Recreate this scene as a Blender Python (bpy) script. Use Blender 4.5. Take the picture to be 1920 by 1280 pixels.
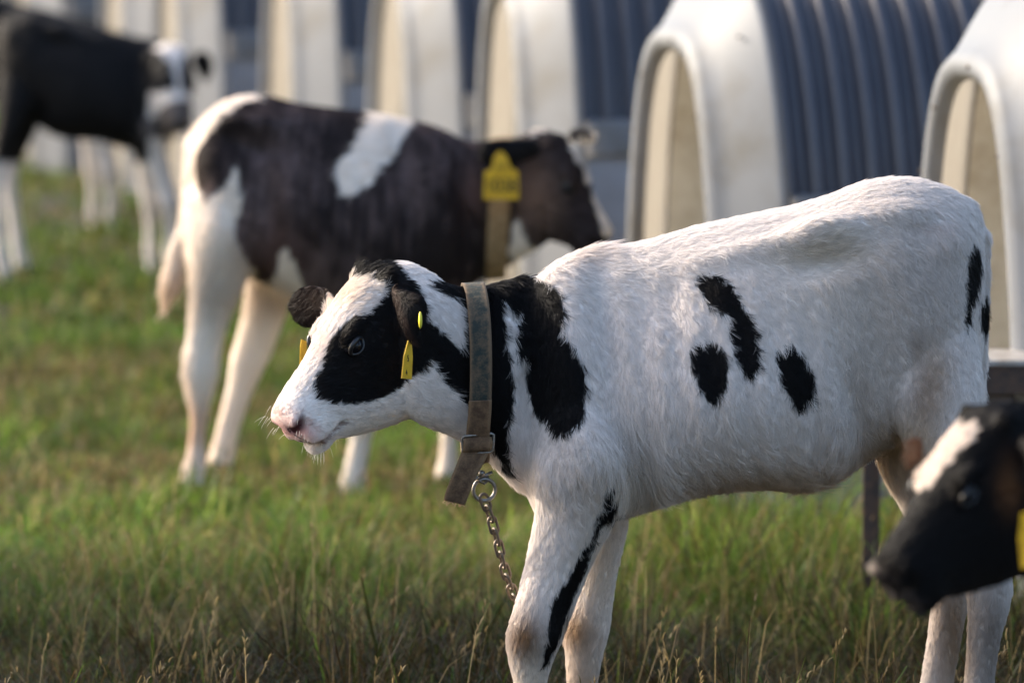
import bpy, math, random
import numpy as np
from mathutils import Vector, Matrix

for o in list(bpy.data.objects):
    bpy.data.objects.remove(o, do_unlink=True)
SC = bpy.context.scene
COL = SC.collection
RNG = np.random.default_rng(7)
random.seed(7)

# ------------------------------------------------------------------ camera
FPX, CAM_H, PITCH = 10667.0, 1.52, 0.0977
cam_d = bpy.data.cameras.new('camera')
cam = bpy.data.objects.new('camera', cam_d)
COL.objects.link(cam)
cam.location = (0, 0, CAM_H)
cam.rotation_euler = (math.pi / 2 - PITCH, 0, 0)
cam_d.sensor_width = 36.0
cam_d.lens = 200.0
cam_d.clip_start = 0.5
cam_d.clip_end = 3000
cam_d.dof.use_dof = True
cam_d.dof.focus_distance = 8.22
cam_d.dof.aperture_fstop = 4.3
cam_d.dof.aperture_blades = 9
SC.camera = cam

# ------------------------------------------------------------------ light
SUN_EL, SUN_DIR = math.radians(27), (-0.906, 0.423)      # low morning sun, from the side and a little behind
W = bpy.data.worlds.new('World')
SC.world = W
W.use_nodes = True
nt = W.node_tree
sky = nt.nodes.new('ShaderNodeTexSky')
sky.sky_type = 'NISHITA'
sky.sun_disc = False
sky.sun_elevation = SUN_EL
sky.sun_rotation = math.atan2(SUN_DIR[0], SUN_DIR[1])
sky.ozone_density = 1.6
sky.dust_density = 4.0
nt.links.new(sky.outputs[0], nt.nodes['Background'].inputs[0])
nt.nodes['Background'].inputs[1].default_value = 0.15
sun_d = bpy.data.lights.new('sun', 'SUN')
sun_d.energy = 2.1
sun_d.angle = math.radians(0.55)
sun_d.color = (1.0, 0.90, 0.76)
sun = bpy.data.objects.new('sun', sun_d)
COL.objects.link(sun)
to_sun = Vector((SUN_DIR[0] * math.cos(SUN_EL), SUN_DIR[1] * math.cos(SUN_EL), math.sin(SUN_EL)))
sun.rotation_euler = to_sun.to_track_quat('Z', 'Y').to_euler()
sun.location = (-6, 8, 9)

vs = SC.view_settings
vs.view_transform = 'Standard'
vs.look = 'None'
vs.exposure = 1.60
vs.gamma = 1.0
vs.use_curve_mapping = False
SC.cycles.use_denoising = True
SC.cycles.max_bounces = 8
SC.cycles.diffuse_bounces = 5
SC.cycles.transmission_bounces = 4
SC.cycles.transparent_max_bounces = 4
SC.cycles.sample_clamp_indirect = 6
try:
    SC.cycles_curves.shape = 'RIBBONS'
    SC.cycles_curves.subdivisions = 2
except Exception:
    pass

# ------------------------------------------------------------------ helpers
CA, SA = math.cos(PITCH), math.sin(PITCH)


def P(u, v, Y):
    """survey: a sighting (u, v) at the distance Y -> the point in metres"""
    u, v, Y = np.broadcast_arrays(np.asarray(u, float), np.asarray(v, float), np.asarray(Y, float))
    x = (u - 960) / FPX
    k = (640 - v) / FPX
    t = Y / (CA + k * SA)
    return np.stack([x * t, Y, CAM_H + (k * CA - SA) * t], -1)


def UV(p):
    q = p - np.array([0, 0, CAM_H])
    d = q[:, 1] * CA - q[:, 2] * SA
    k = q[:, 1] * SA + q[:, 2] * CA
    return 960 + FPX * q[:, 0] / d, 640 - FPX * k / d


def sines(seed, scale, n=10):
    r = np.random.default_rng(seed)
    d = r.normal(size=(n, 3))
    d /= np.linalg.norm(d, axis=1)[:, None]
    k = d * (2 * math.pi / scale) * r.uniform(0.6, 1.7, (n, 1))
    ph = r.uniform(0, 6.28, n)

    def f(p):
        out = np.zeros(len(p))
        for i in range(n):
            out += np.sin(p @ k[i] + ph[i])
        return out / math.sqrt(n / 2)
    return f


def mesh_np(name, verts, faces, smooth=True):
    me = bpy.data.meshes.new(name)
    verts = np.asarray(verts, np.float32)
    if isinstance(faces, np.ndarray):
        k = faces.shape[1]
        me.vertices.add(len(verts))
        me.vertices.foreach_set('co', verts.ravel())
        me.loops.add(faces.size)
        me.loops.foreach_set('vertex_index', faces.ravel().astype(np.int32))
        me.polygons.add(len(faces))
        me.polygons.foreach_set('loop_start', np.arange(0, faces.size, k, dtype=np.int32))
        me.update(calc_edges=True)
    else:
        me.from_pydata(verts.tolist(), [], faces)
    me.validate()
    if smooth:
        me.polygons.foreach_set('use_smooth', np.ones(len(me.polygons), bool))
    me.update()
    return me


def link(name, data, parent=None, mats=()):
    o = bpy.data.objects.new(name, data)
    COL.objects.link(o)
    if parent is not None:
        o.parent = parent
    for m in mats:
        data.materials.append(m)
    return o


def empty(name, loc, label, cat, group=None):
    o = bpy.data.objects.new(name, None)
    o.empty_display_size = 0.1
    o.location = loc
    COL.objects.link(o)
    o['label'] = label
    o['category'] = cat
    if group:
        o['group'] = group
    return o


class MB:
    def __init__(self):
        self.v, self.f = [], []

    def add(self, verts, faces):
        b = len(self.v)
        self.v += [tuple(map(float, p)) for p in verts]
        self.f += [tuple(int(i) + b for i in f) for f in faces]

    def box(self, c, s, rot=None):
        c, s = np.array(c, float), np.array(s, float) / 2
        q = np.array([(x, y, z) for x in (-1, 1) for y in (-1, 1) for z in (-1, 1)]) * s
        if rot is not None:
            q = q @ np.array(rot).T
        self.add(q + c, [(0, 1, 3, 2), (4, 6, 7, 5), (0, 4, 5, 1), (2, 3, 7, 6), (0, 2, 6, 4), (1, 5, 7, 3)])

    def tube(self, pts, r, n=8, closed=False):
        pts = np.asarray(pts, float)
        m = len(pts)
        r = np.broadcast_to(np.asarray(r, float), (m,))
        if closed:
            tan = np.roll(pts, -1, 0) - np.roll(pts, 1, 0)
        else:
            tan = np.gradient(pts, axis=0)
        tan /= np.linalg.norm(tan, axis=1)[:, None] + 1e-12
        ref = np.array([0.0, 0.31, 0.95])
        if abs(tan @ ref).max() > 0.96:
            ref = np.array([0.95, 0.31, 0.0])
        a = np.cross(tan, ref)
        a /= np.linalg.norm(a, axis=1)[:, None] + 1e-12
        b = np.cross(tan, a)
        ang = np.linspace(0, 2 * math.pi, n, endpoint=False)
        ring = pts[:, None] + r[:, None, None] * (a[:, None] * np.cos(ang)[None, :, None] + b[:, None] * np.sin(ang)[None, :, None])
        vs_ = ring.reshape(-1, 3)
        fs = []
        for i in range(m if closed else m - 1):
            j = (i + 1) % m
            for k in range(n):
                l = (k + 1) % n
                fs.append((i * n + k, i * n + l, j * n + l, j * n + k))
        if not closed:
            fs.append(tuple(range(n - 1, -1, -1)))
            fs.append(tuple(range((m - 1) * n, m * n)))
        self.add(vs_, fs)

    def grid(self, g):
        h, w = g.shape[:2]
        fs = [(i * w + j, i * w + j + 1, (i + 1) * w + j + 1, (i + 1) * w + j) for i in range(h - 1) for j in range(w - 1)]
        self.add(g.reshape(-1, 3), fs)

    def build(self, name, mat, parent=None, smooth=True, off=(0, 0, 0)):
        return link(name, mesh_np(name, np.array(self.v) - np.array(off), self.f, smooth), parent, (mat,))


def catmull(a, k):
    a = np.asarray(a, float)
    n = len(a)
    p = np.vstack([2 * a[0] - a[1], a, 2 * a[-1] - a[-2]])
    out = []
    for i in range(n - 1):
        for j in range(k):
            t = j / k
            p0, p1, p2, p3 = p[i], p[i + 1], p[i + 2], p[i + 3]
            out.append(0.5 * (2 * p1 + (p2 - p0) * t + (2 * p0 - 5 * p1 + 4 * p2 - p3) * t * t + (3 * p1 - p0 - 3 * p2 + p3) * t ** 3))
    out.append(a[-1])
    return np.array(out)


def loft_rings(rings):
    """rings (m, n, 3) -> closed verts, faces"""
    m, n = rings.shape[:2]
    v = list(rings.reshape(-1, 3))
    f = []
    for i in range(m - 1):
        for k in range(n):
            l = (k + 1) % n
            f.append((i * n + k, i * n + l, (i + 1) * n + l, (i + 1) * n + k))
    for i, e in ((0, rings[0].mean(0)), (m - 1, rings[-1].mean(0))):
        c = len(v)
        v.append(e)
        for k in range(n):
            l = (k + 1) % n
            f.append((c, i * n + l, i * n + k) if i == 0 else (c, i * n + k, i * n + l))
    return np.array(v), f


# ------------------------------------------------------------------ materials
def new_mat(name):
    m = bpy.data.materials.new(name)
    m.use_nodes = True
    t = m.node_tree
    return m, t, t.nodes['Principled BSDF']


def node(t, kind, **kw):
    n = t.nodes.new(kind)
    for k, v in kw.items():
        setattr(n, k, v)
    return n


def simple(name, col, rough=0.6, metal=0.0, noise=None, col2=None, scale=30.0, bump=0.0, coat=0.0, detail=6.0, stretch=(1, 1, 1)):
    m, t, b = new_mat(name)
    b.inputs['Base Color'].default_value = (*col, 1)
    b.inputs['Roughness'].default_value = rough
    b.inputs['Metallic'].default_value = metal
    b.inputs['Coat Weight'].default_value = coat
    if col2 is not None or bump:
        tc = node(t, 'ShaderNodeTexCoord')
        mp = node(t, 'ShaderNodeMapping')
        mp.inputs['Scale'].default_value = stretch
        nz = node(t, 'ShaderNodeTexNoise')
        nz.inputs['Scale'].default_value = scale
        nz.inputs['Detail'].default_value = detail
        nz.inputs['Roughness'].default_value = 0.65
        t.links.new(tc.outputs['Object'], mp.inputs[0])
        t.links.new(mp.outputs[0], nz.inputs['Vector'])
        if col2 is not None:
            cr = node(t, 'ShaderNodeValToRGB')
            cr.color_ramp.elements[0].position = 0.38
            cr.color_ramp.elements[1].position = 0.66
            cr.color_ramp.elements[0].color = (*col, 1)
            cr.color_ramp.elements[1].color = (*col2, 1)
            t.links.new(nz.outputs[0], cr.inputs[0])
            t.links.new(cr.outputs[0], b.inputs['Base Color'])
        if bump:
            bp = node(t, 'ShaderNodeBump')
            bp.inputs['Strength'].default_value = bump
            bp.inputs['Distance'].default_value = 0.002
            t.links.new(nz.outputs[0], bp.inputs['Height'])
            t.links.new(bp.outputs[0], b.inputs['Normal'])
    return m


def attr_mat(name, attr, rough=0.6, spec=0.3, translucent=0.0, trans_gain=1.0, sheen=0.0, rnd=0.0):
    m, t, b = new_mat(name)
    a = node(t, 'ShaderNodeAttribute', attribute_name=attr)
    b.inputs['Roughness'].default_value = rough
    b.inputs['Specular IOR Level'].default_value = spec
    b.inputs['Sheen Weight'].default_value = sheen
    t.links.new(a.outputs['Color'], b.inputs['Base Color'])
    if translucent:
        tr = node(t, 'ShaderNodeBsdfTranslucent')
        mx = node(t, 'ShaderNodeMixShader')
        mx.inputs[0].default_value = translucent
        if trans_gain != 1.0:
            mul = node(t, 'ShaderNodeVectorMath', operation='SCALE')
            mul.inputs['Scale'].default_value = trans_gain
            t.links.new(a.outputs['Color'], mul.inputs[0])
            t.links.new(mul.outputs[0], tr.inputs[0])
        else:
            t.links.new(a.outputs['Color'], tr.inputs[0])
        t.links.new(b.outputs[0], mx.inputs[1])
        t.links.new(tr.outputs[0], mx.inputs[2])
        t.links.new(mx.outputs[0], t.nodes['Material Output'].inputs[0])
    return m


M_SKIN = attr_mat('calf_skin', 'coat', 0.75, 0.2)
M_FUR = attr_mat('calf_hair', 'coat', 0.5, 0.18, 0.30)
M_GRASS = attr_mat('grass_blades', 'tint', 0.5, 0.16, 0.42, 1.25)
M_YELLOW = simple('yellow_tag_plastic', (0.72, 0.43, 0.015), 0.45, col2=(0.55, 0.30, 0.01), scale=60)
M_INK = simple('black_ink', (0.02, 0.016, 0.01), 0.7)
M_STEEL = simple('worn_steel', (0.30, 0.29, 0.27), 0.42, 0.85, col2=(0.20, 0.16, 0.12), scale=180, bump=0.3)
M_RUST = simple('rusty_chain_steel', (0.115, 0.095, 0.075), 0.5, 0.6, col2=(0.20, 0.145, 0.10), scale=160, bump=0.5)
M_IRON = simple('dark_angle_iron', (0.045, 0.033, 0.028), 0.6, 0.3, col2=(0.10, 0.055, 0.035), scale=50, bump=0.4)
M_EYE = simple('wet_dark_eye', (0.004, 0.004, 0.006), 0.2, coat=0.0)
M_EYE.node_tree.nodes['Principled BSDF'].inputs['Specular IOR Level'].default_value = 0.22
M_LID = simple('black_eyelid', (0.012, 0.011, 0.012), 0.35)
M_HORN = simple('hoof_horn', (0.05, 0.045, 0.04), 0.5, col2=(0.10, 0.085, 0.07), scale=40)


def webbing_mat(name, c1, c2, edge):
    m, t, b = new_mat(name)
    tc = node(t, 'ShaderNodeTexCoord')
    wv = node(t, 'ShaderNodeTexWave', wave_type='BANDS', bands_direction='Z')
    wv.inputs['Scale'].default_value = 190
    wv.inputs['Distortion'].default_value = 0.6
    nz = node(t, 'ShaderNodeTexNoise')
    nz.inputs['Scale'].default_value = 75
    nz.inputs['Detail'].default_value = 8
    nz.inputs['Roughness'].default_value = 0.7
    nf = node(t, 'ShaderNodeTexNoise')
    nf.inputs['Scale'].default_value = 420
    at = node(t, 'ShaderNodeAttribute', attribute_name='edge')
    ma = node(t, 'ShaderNodeMath', operation='MULTIPLY_ADD')
    ma.inputs[1].default_value = 0.42
    cr = node(t, 'ShaderNodeValToRGB')
    cr.color_ramp.elements[0].position = 0.44
    cr.color_ramp.elements[1].position = 0.80
    cr.color_ramp.elements[0].color = (*c1, 1)
    cr.color_ramp.elements[1].color = (*c2, 1)
    b.inputs['Roughness'].default_value = 0.8
    ad = node(t, 'ShaderNodeMath', operation='ADD')
    sc_ = node(t, 'ShaderNodeMath', operation='MULTIPLY')
    sc_.inputs[1].default_value = 0.25
    t.links.new(tc.outputs['Object'], wv.inputs['Vector'])
    t.links.new(tc.outputs['Object'], nz.inputs['Vector'])
    t.links.new(tc.outputs['Object'], nf.inputs['Vector'])
    t.links.new(at.outputs['Fac'], ma.inputs[0])
    t.links.new(nz.outputs[0], ma.inputs[2])
    t.links.new(nf.outputs[0], sc_.inputs[0])
    t.links.new(ma.outputs[0], ad.inputs[0])
    t.links.new(sc_.outputs[0], ad.inputs[1])
    sb = node(t, 'ShaderNodeMath', operation='SUBTRACT')
    sb.inputs[1].default_value = 0.10
    t.links.new(ad.outputs[0], sb.inputs[0])
    t.links.new(sb.outputs[0], cr.inputs[0])
    t.links.new(cr.outputs[0], b.inputs['Base Color'])
    bp = node(t, 'ShaderNodeBump')
    bp.inputs['Strength'].default_value = 0.7
    bp.inputs['Distance'].default_value = 0.0012
    t.links.new(wv.outputs[0], bp.inputs['Height'])
    t.links.new(bp.outputs[0], b.inputs['Normal'])
    return m


M_WEB = webbing_mat('worn_green_webbing', (0.016, 0.028, 0.024), (0.16, 0.105, 0.06), 1)
M_WEB2 = webbing_mat('worn_brown_webbing', (0.07, 0.036, 0.015), (0.20, 0.12, 0.06), 1)


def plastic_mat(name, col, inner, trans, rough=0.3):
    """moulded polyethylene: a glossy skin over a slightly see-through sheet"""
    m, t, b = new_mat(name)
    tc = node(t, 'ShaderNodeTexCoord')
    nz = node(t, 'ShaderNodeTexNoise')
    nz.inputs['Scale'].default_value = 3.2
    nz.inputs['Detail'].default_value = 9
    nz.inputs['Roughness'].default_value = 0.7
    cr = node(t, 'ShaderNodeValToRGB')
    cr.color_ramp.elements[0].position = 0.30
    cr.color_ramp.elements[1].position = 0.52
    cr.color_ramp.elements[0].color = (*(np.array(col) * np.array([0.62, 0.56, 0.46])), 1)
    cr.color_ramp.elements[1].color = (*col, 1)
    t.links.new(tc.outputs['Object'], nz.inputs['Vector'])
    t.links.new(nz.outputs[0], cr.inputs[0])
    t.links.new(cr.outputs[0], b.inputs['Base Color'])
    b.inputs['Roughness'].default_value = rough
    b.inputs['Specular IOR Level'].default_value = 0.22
    tr = node(t, 'ShaderNodeBsdfTranslucent')
    tr.inputs[0].default_value = (*inner, 1)
    mx = node(t, 'ShaderNodeMixShader')
    mx.inputs[0].default_value = trans
    t.links.new(b.outputs[0], mx.inputs[1])
    t.links.new(tr.outputs[0], mx.inputs[2])
    t.links.new(mx.outputs[0], t.nodes['Material Output'].inputs[0])
    return m


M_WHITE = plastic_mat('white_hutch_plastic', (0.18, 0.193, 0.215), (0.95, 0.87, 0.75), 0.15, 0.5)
M_LINER = plastic_mat('cream_hutch_lining', (0.93, 0.89, 0.82), (0.92, 0.85, 0.73), 0.02, 0.6)
M_RIBS = simple('grey_ribbed_sheet', (0.055, 0.055, 0.068), 0.36, 0.0, col2=(0.075, 0.074, 0.086), scale=4)
M_PANEL = simple('grey_lower_panel', (0.26, 0.26, 0.28), 0.5, col2=(0.19, 0.185, 0.19), scale=5)

# ------------------------------------------------------------------ ground
bump1, bump2 = sines(3, 3.2), sines(4, 0.7)


def ground_z(x, y):
    p = np.stack([x, y, np.zeros_like(x)], -1)
    return 0.012 * bump1(p) + 0.006 * bump2(p) - 0.02


def ground_sheet():
    xs = np.concatenate([[-900, -250, -80, -30, -12, -7], np.linspace(-5, 5, 101), [7, 12, 30, 80, 250, 900]])
    ys = np.concatenate([[-300, -80, -20, -4, 0, 3], np.linspace(4, 30, 209), [33, 40, 60, 110, 250, 600, 1800]])
    X, Y = np.meshgrid(xs, ys)
    Z = ground_z(X.ravel(), Y.ravel()).reshape(X.shape)
    far = (np.abs(X) > 6) | (Y > 31) | (Y < 3.5)
    Z = np.where(far, -0.02, Z)
    g = np.stack([X, Y, Z], -1)
    h, w = X.shape
    i = np.arange(h * w).reshape(h, w)
    f = np.stack([i[:-1, :-1], i[:-1, 1:], i[1:, 1:], i[1:, :-1]], -1).reshape(-1, 4)
    m, t, b = new_mat('pasture_soil')
    tc = node(t, 'ShaderNodeTexCoord')
    n1 = node(t, 'ShaderNodeTexNoise')
    n1.inputs['Scale'].default_value = 1.3
    n1.inputs['Detail'].default_value = 6
    n2 = node(t, 'ShaderNodeTexNoise')
    n2.inputs['Scale'].default_value = 24
    n2.inputs['Detail'].default_value = 8
    c1 = node(t, 'ShaderNodeValToRGB')
    c1.color_ramp.elements[0].color = (0.016, 0.020, 0.006, 1)
    c1.color_ramp.elements[1].color = (0.045, 0.030, 0.014, 1)
    c1.color_ramp.elements[0].position = 0.42
    c1.color_ramp.elements[1].position = 0.70
    c2 = node(t, 'ShaderNodeMix', data_type='RGBA', blend_type='MULTIPLY')
    c2.inputs[0].default_value = 0.6
    t.links.new(tc.outputs['Object'], n1.inputs['Vector'])
    t.links.new(tc.outputs['Object'], n2.inputs['Vector'])
    t.links.new(n1.outputs[0], c1.inputs[0])
    t.links.new(c1.outputs[0], c2.inputs[6])
    t.links.new(n2.outputs['Color'], c2.inputs[7])
    t.links.new(c2.outputs[2], b.inputs['Base Color'])
    b.inputs['Roughness'].default_value = 0.95
    o = link('ground', mesh_np('ground', g.reshape(-1, 3), f), None, (m,))
    o['kind'] = 'structure'
    o['label'] = 'uneven pasture soil under the grass'


ground_sheet()

# ------------------------------------------------------------------ hutches
def arch(w, h, n, t0=0.0, t1=math.pi, p=0.60):
    t = np.linspace(t0, t1, n)
    c = np.cos(t)
    return np.stack([np.sign(c) * np.abs(c) ** p * w, np.sin(t) * h], -1)      # (lateral, up)


BW, BH, RIB0, RIBZ, BAND, LEN = 0.55, 1.17, 0.100, 0.70, 0.62, 1.95


def hutch_meshes():
    out = {}
    # local frame: x = away from the opening, y = lateral, z = up
    st = []
    for a, w, h in ((0.010, .352, .985), (-.012, .358, .992), (-.022, .372, 1.006), (-.020, .392, 1.024), (-.004, .408, 1.040),
                    (.008, .418, 1.050), (.026, .444, 1.076), (.046, .474, 1.106), (.066, .503, 1.133), (.082, .526, 1.153),
                    (.092, .540, 1.164), (.100, .552, 1.174), (.114, .556, 1.178), (.118, .548, 1.168)):
        q = arch(w, h, 61)
        st.append(np.stack([np.full(61, a), q[:, 0], q[:, 1]], -1))
    m = MB()
    m.grid(np.array(st))
    out['front_shell'] = (m, M_WHITE)
    st = []
    for a, w, h in ((0.110, .530, 1.140), (.16, .525, 1.135), (.35, .53, 1.14), (.7, .535, 1.15), (1.2, .535, 1.15), (LEN - .02, .535, 1.15)):
        q = arch(w, h, 49)
        st.append(np.stack([np.full(49, a), q[:, 0], q[:, 1]], -1))
    m = MB()
    m.grid(np.array(st))
    q = arch(.535, 1.15, 49)
    c = np.stack([np.full(49, LEN - .02), q[:, 0], q[:, 1]], -1)
    m.add(c, [tuple(range(49))])
    out['inner_lining'] = (m, M_LINER)
    ts = math.asin(RIBZ / BH)
    A = np.arange(RIB0 + .012, LEN - .005, 0.0044)
    st = []
    for a in A:
        r = 0.013 * np.clip(1.25 * math.sin(2 * math.pi * (a - RIB0) / 0.062), -1, 1)
        q = arch(BW + r, BH + r, 45, ts, math.pi - ts)
        st.append(np.stack([np.full(45, a), q[:, 0], q[:, 1]], -1))
    m = MB()
    m.grid(np.array(st))
    out['ribbed_cover'] = (m, M_RIBS)
    tb = math.asin(BAND / BH)
    for s in (0, 1):
        m = MB()
        for (ta, tb_, dw) in ((tb, ts + .004, .022),):
            st = []
            for a in (RIB0 + .015, .6, 1.2, LEN):
                q = arch(BW + dw, BH, 9, ta, tb_)
                q = np.vstack([[(q[0, 0] - .03, q[0, 1] - .002)], q, [(q[-1, 0] - .04, q[-1, 1] + .004)]])
                if s:
                    q = q * np.array([-1, 1])
                st.append(np.stack([np.full(len(q), a), q[:, 0], q[:, 1]], -1))
            m.grid(np.array(st))
        out['side_band.%d' % s] = (m, M_WHITE)
    for s in (0, 1):
        m = MB()
        st = []
        for a in (RIB0 + .02, .6, 1.2, LEN):
            q = arch(BW + .002, BH, 12, 0, tb)
            if s:
                q = q * np.array([-1, 1])
            st.append(np.stack([np.full(len(q), a), q[:, 0], q[:, 1]], -1))
        m.grid(np.array(st))
        out['lower_panel.%d' % s] = (m, M_PANEL)
    m = MB()
    q = arch(BW + .01, BH + .01, 49)
    c = np.stack([np.full(49, LEN), q[:, 0], q[:, 1]], -1)
    m.add(c, [tuple(range(49))])
    out['rear_wall'] = (m, M_WHITE)
    return {k: (mesh_np(k, np.array(mb.v), mb.f), mat) for k, (mb, mat) in out.items()}


HM = hutch_meshes()
for me, mat in HM.values():
    me.materials.append(mat)
bolt = MB()
bolt.tube([(0, 0, 0), (0, 0, .004), (0, 0, .005)], [.0042, .0042, .002], 8)
BOLT = mesh_np('bolt', np.array(bolt.v), bolt.f)
BOLT.materials.append(M_IRON)
BOLTS = [(-.021, .375, .08), (-.021, .383, .55), (-.020, .30, .80), (-.02, .2, .925), (-.02, -.05, 1.012), (-.02, -.25, .86), (.06, -.30, 1.03), (.06, .30, 1.0), (.1, .2, 1.12), (-.02, -.38, .30)]

HUTCHES = [  # near rim u, distance, yaw, scale, label
    (1940, 10.25, 10.5, 1.015, 'white arched calf hutch nearest the camera behind the white calf with its rump in front'),
    (1366, 11.75, 13.5, 0.985, 'white arched calf hutch with grey ribs rising over the white calf back, cream inside'),
    (997, 13.9, 9.5, 1.0, 'blurred arched calf hutch behind the dark calf head with the yellow tag'),
    (784, 15.3, 10.5, 1.0, 'blurred arched calf hutch rising over the white saddle patch of the dark calf'),
    (568, 17.2, 10.5, 1.0, 'blurred arched calf hutch rising over the dark calf hips'),
    (358, 18.9, 11, 1.0, 'strongly blurred arched hutch above the white faced black calf'),
    (244, 20.8, 11, 1.0, 'strongly blurred arched hutch second from the far end of the row'),
    (72, 22.6, 11, 1.0, 'last arched hutch at the far end of the row, over the black calf back'),
]
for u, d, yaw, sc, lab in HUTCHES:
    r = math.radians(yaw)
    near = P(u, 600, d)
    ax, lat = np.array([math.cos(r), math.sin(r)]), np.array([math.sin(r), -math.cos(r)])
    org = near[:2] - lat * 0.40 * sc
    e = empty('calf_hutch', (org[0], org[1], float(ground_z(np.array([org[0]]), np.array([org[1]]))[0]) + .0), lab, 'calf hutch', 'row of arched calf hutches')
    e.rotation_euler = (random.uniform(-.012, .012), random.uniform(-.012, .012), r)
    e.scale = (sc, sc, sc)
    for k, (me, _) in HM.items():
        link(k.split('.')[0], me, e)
    if d < 12:
        for (a, l, z) in BOLTS:
            b = link('bolt', BOLT, e)
            b.location = (a, l, z)
            b.rotation_euler = (0, -math.pi / 2, 0)

# ------------------------------------------------------------------ the tree added out of view to shade the near grass
def shade_tree():
    base = np.array([-5.0, 11.65, -.02])
    t = empty('unseen_tree', base, 'broad leaved tree added to shade the near grass', 'unseen_tree')
    r = np.random.default_rng(17)
    m = MB()
    m.tube(catmull([(0, 0, -.1), (.03, .02, .6), (-.03, .05, 1.2), (.05, 0, 2.0), (.1, 0, 2.9)], 4), np.linspace(.12, .03, 17), 10)
    tips = []
    for i in range(20):
        a, z = i * 2.4, .85 + .115 * i
        e = np.array([.75 * math.cos(a), .80 * math.sin(a), .40]) * r.uniform(.7, 1.0) + np.array([0, 0, z])
        m.tube(catmull([(0.02, 0, z), (e * .5 + np.array([0, 0, z * .5]) + r.normal(0, .05, 3)), e], 4), np.linspace(.040, .010, 9), 6)
        tips.append(e)
        tips.append(e * .6 + np.array([0, 0, z * .4]))
    m.build('trunk', simple('tree_bark', (.10, .075, .05), .9, col2=(.05, .04, .03), scale=14, bump=.6), t)
    n = 9000
    c = np.array(tips)[r.integers(0, len(tips), n)] + np.clip(r.normal(0, .19, (n, 3)), -.4, .4)
    ax, bx = r.normal(size=(n, 3)), r.normal(size=(n, 3))
    ax /= np.linalg.norm(ax, axis=1)[:, None]
    bx -= ax * (ax * bx).sum(1)[:, None]
    bx /= np.linalg.norm(bx, axis=1)[:, None]
    L, w = r.uniform(.035, .06, (n, 1)), r.uniform(.018, .03, (n, 1))
    nx = np.cross(ax, bx)
    v = np.stack([c - ax * L, c + bx * w + nx * .006, c + ax * L, c - bx * w + nx * .006], 1).reshape(-1, 3)
    f = np.arange(4 * n).reshape(n, 4)
    me = mesh_np('crown', v, f.astype(np.int32))
    a = me.color_attributes.new('tint', 'FLOAT_COLOR', 'POINT')
    col = np.repeat(np.array([.05, .095, .02]) * r.uniform(.6, 1.4, (n, 1)), 4, 0)
    a.data.foreach_set('color', np.hstack([col, np.ones((4 * n, 1))]).astype(np.float32).ravel())
    link('crown', me, t, (M_GRASS,))


shade_tree()

# ------------------------------------------------------------------ calves
HS = 1285.0        # head drawing units per metre


def sect_rings(rows, Y0, M, ls, n=28, k=4):
    """rows: (uA, vA, uB, vB, half width m, depth offset m, pear, power) -> rings"""
    rows = np.array([list(r) + [0.0, 1.0][len(r) - 6:] if len(r) < 8 else list(r) for r in rows], float)
    rows = catmull(rows, k)
    ua, va = M(rows[:, 0], rows[:, 1])
    ub, vb = M(rows[:, 2], rows[:, 3])
    A = P(ua, va, Y0 + rows[:, 5] * ls)
    B = P(ub, vb, Y0 + rows[:, 5] * ls)
    C, H = (A + B) / 2, (A - B) / 2
    ph = np.linspace(0, 2 * math.pi, n, endpoint=False)
    c, s = np.cos(ph), np.sin(ph)
    out = []
    for i in range(len(rows)):
        w, pear, pw = rows[i, 4] * ls, rows[i, 6], max(rows[i, 7], .4)
        lat = w * np.sign(s) * np.abs(s) ** pw * (1 - pear * c)
        out.append(C[i] + H[i] * c[:, None] + np.array([0, 1.0, 0]) * lat[:, None])
    return np.array(out)


def ellipsoid(c, r, n=14, m=10, R=None):
    th = np.linspace(0, math.pi, m)[1:-1]
    ph = np.linspace(0, 2 * math.pi, n, endpoint=False)
    rings = np.array([[(math.sin(t) * math.cos(p), math.sin(t) * math.sin(p), math.cos(t)) for p in ph] for t in th])
    v, f = loft_rings(rings)
    v[-2] = (0, 0, 1)
    v[-1] = (0, 0, -1)
    v = v * np.array(r)
    if R is not None:
        v = v @ R.T
    return v + np.array(c), f


class Head:
    """s runs along the face from poll to nose, n from face to jaw, l sideways (positive = near side)"""
    def __init__(self, poll, pitch, yaw, facing, scale, roll=0.0):
        c, s = math.cos(pitch), math.sin(pitch)
        cy, sy = math.cos(yaw), math.sin(yaw)
        f = np.array([facing * cy, -sy, 0.0])
        up = np.array([0, 0, 1.0])
        self.L = np.array([-facing * sy, -cy, 0.0])
        self.D = f * c - up * s
        self.N = -f * s - up * c
        if roll:
            a, b = self.L.copy(), self.N.copy()
            self.L = a * math.cos(roll) + b * math.sin(roll)
            self.N = b * math.cos(roll) - a * math.sin(roll)
        self.o = np.array(poll)
        self.k = scale / HS

    def p(self, s, n, l):
        s, n, l = [np.asarray(x, float)[..., None] for x in np.broadcast_arrays(s, n, l)]
        return self.o + self.k * (s * self.D + n * self.N + l * self.L)

    def inv(self, p):
        q = (p - self.o) / self.k
        return q @ self.D, q @ self.N, q @ self.L


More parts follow.
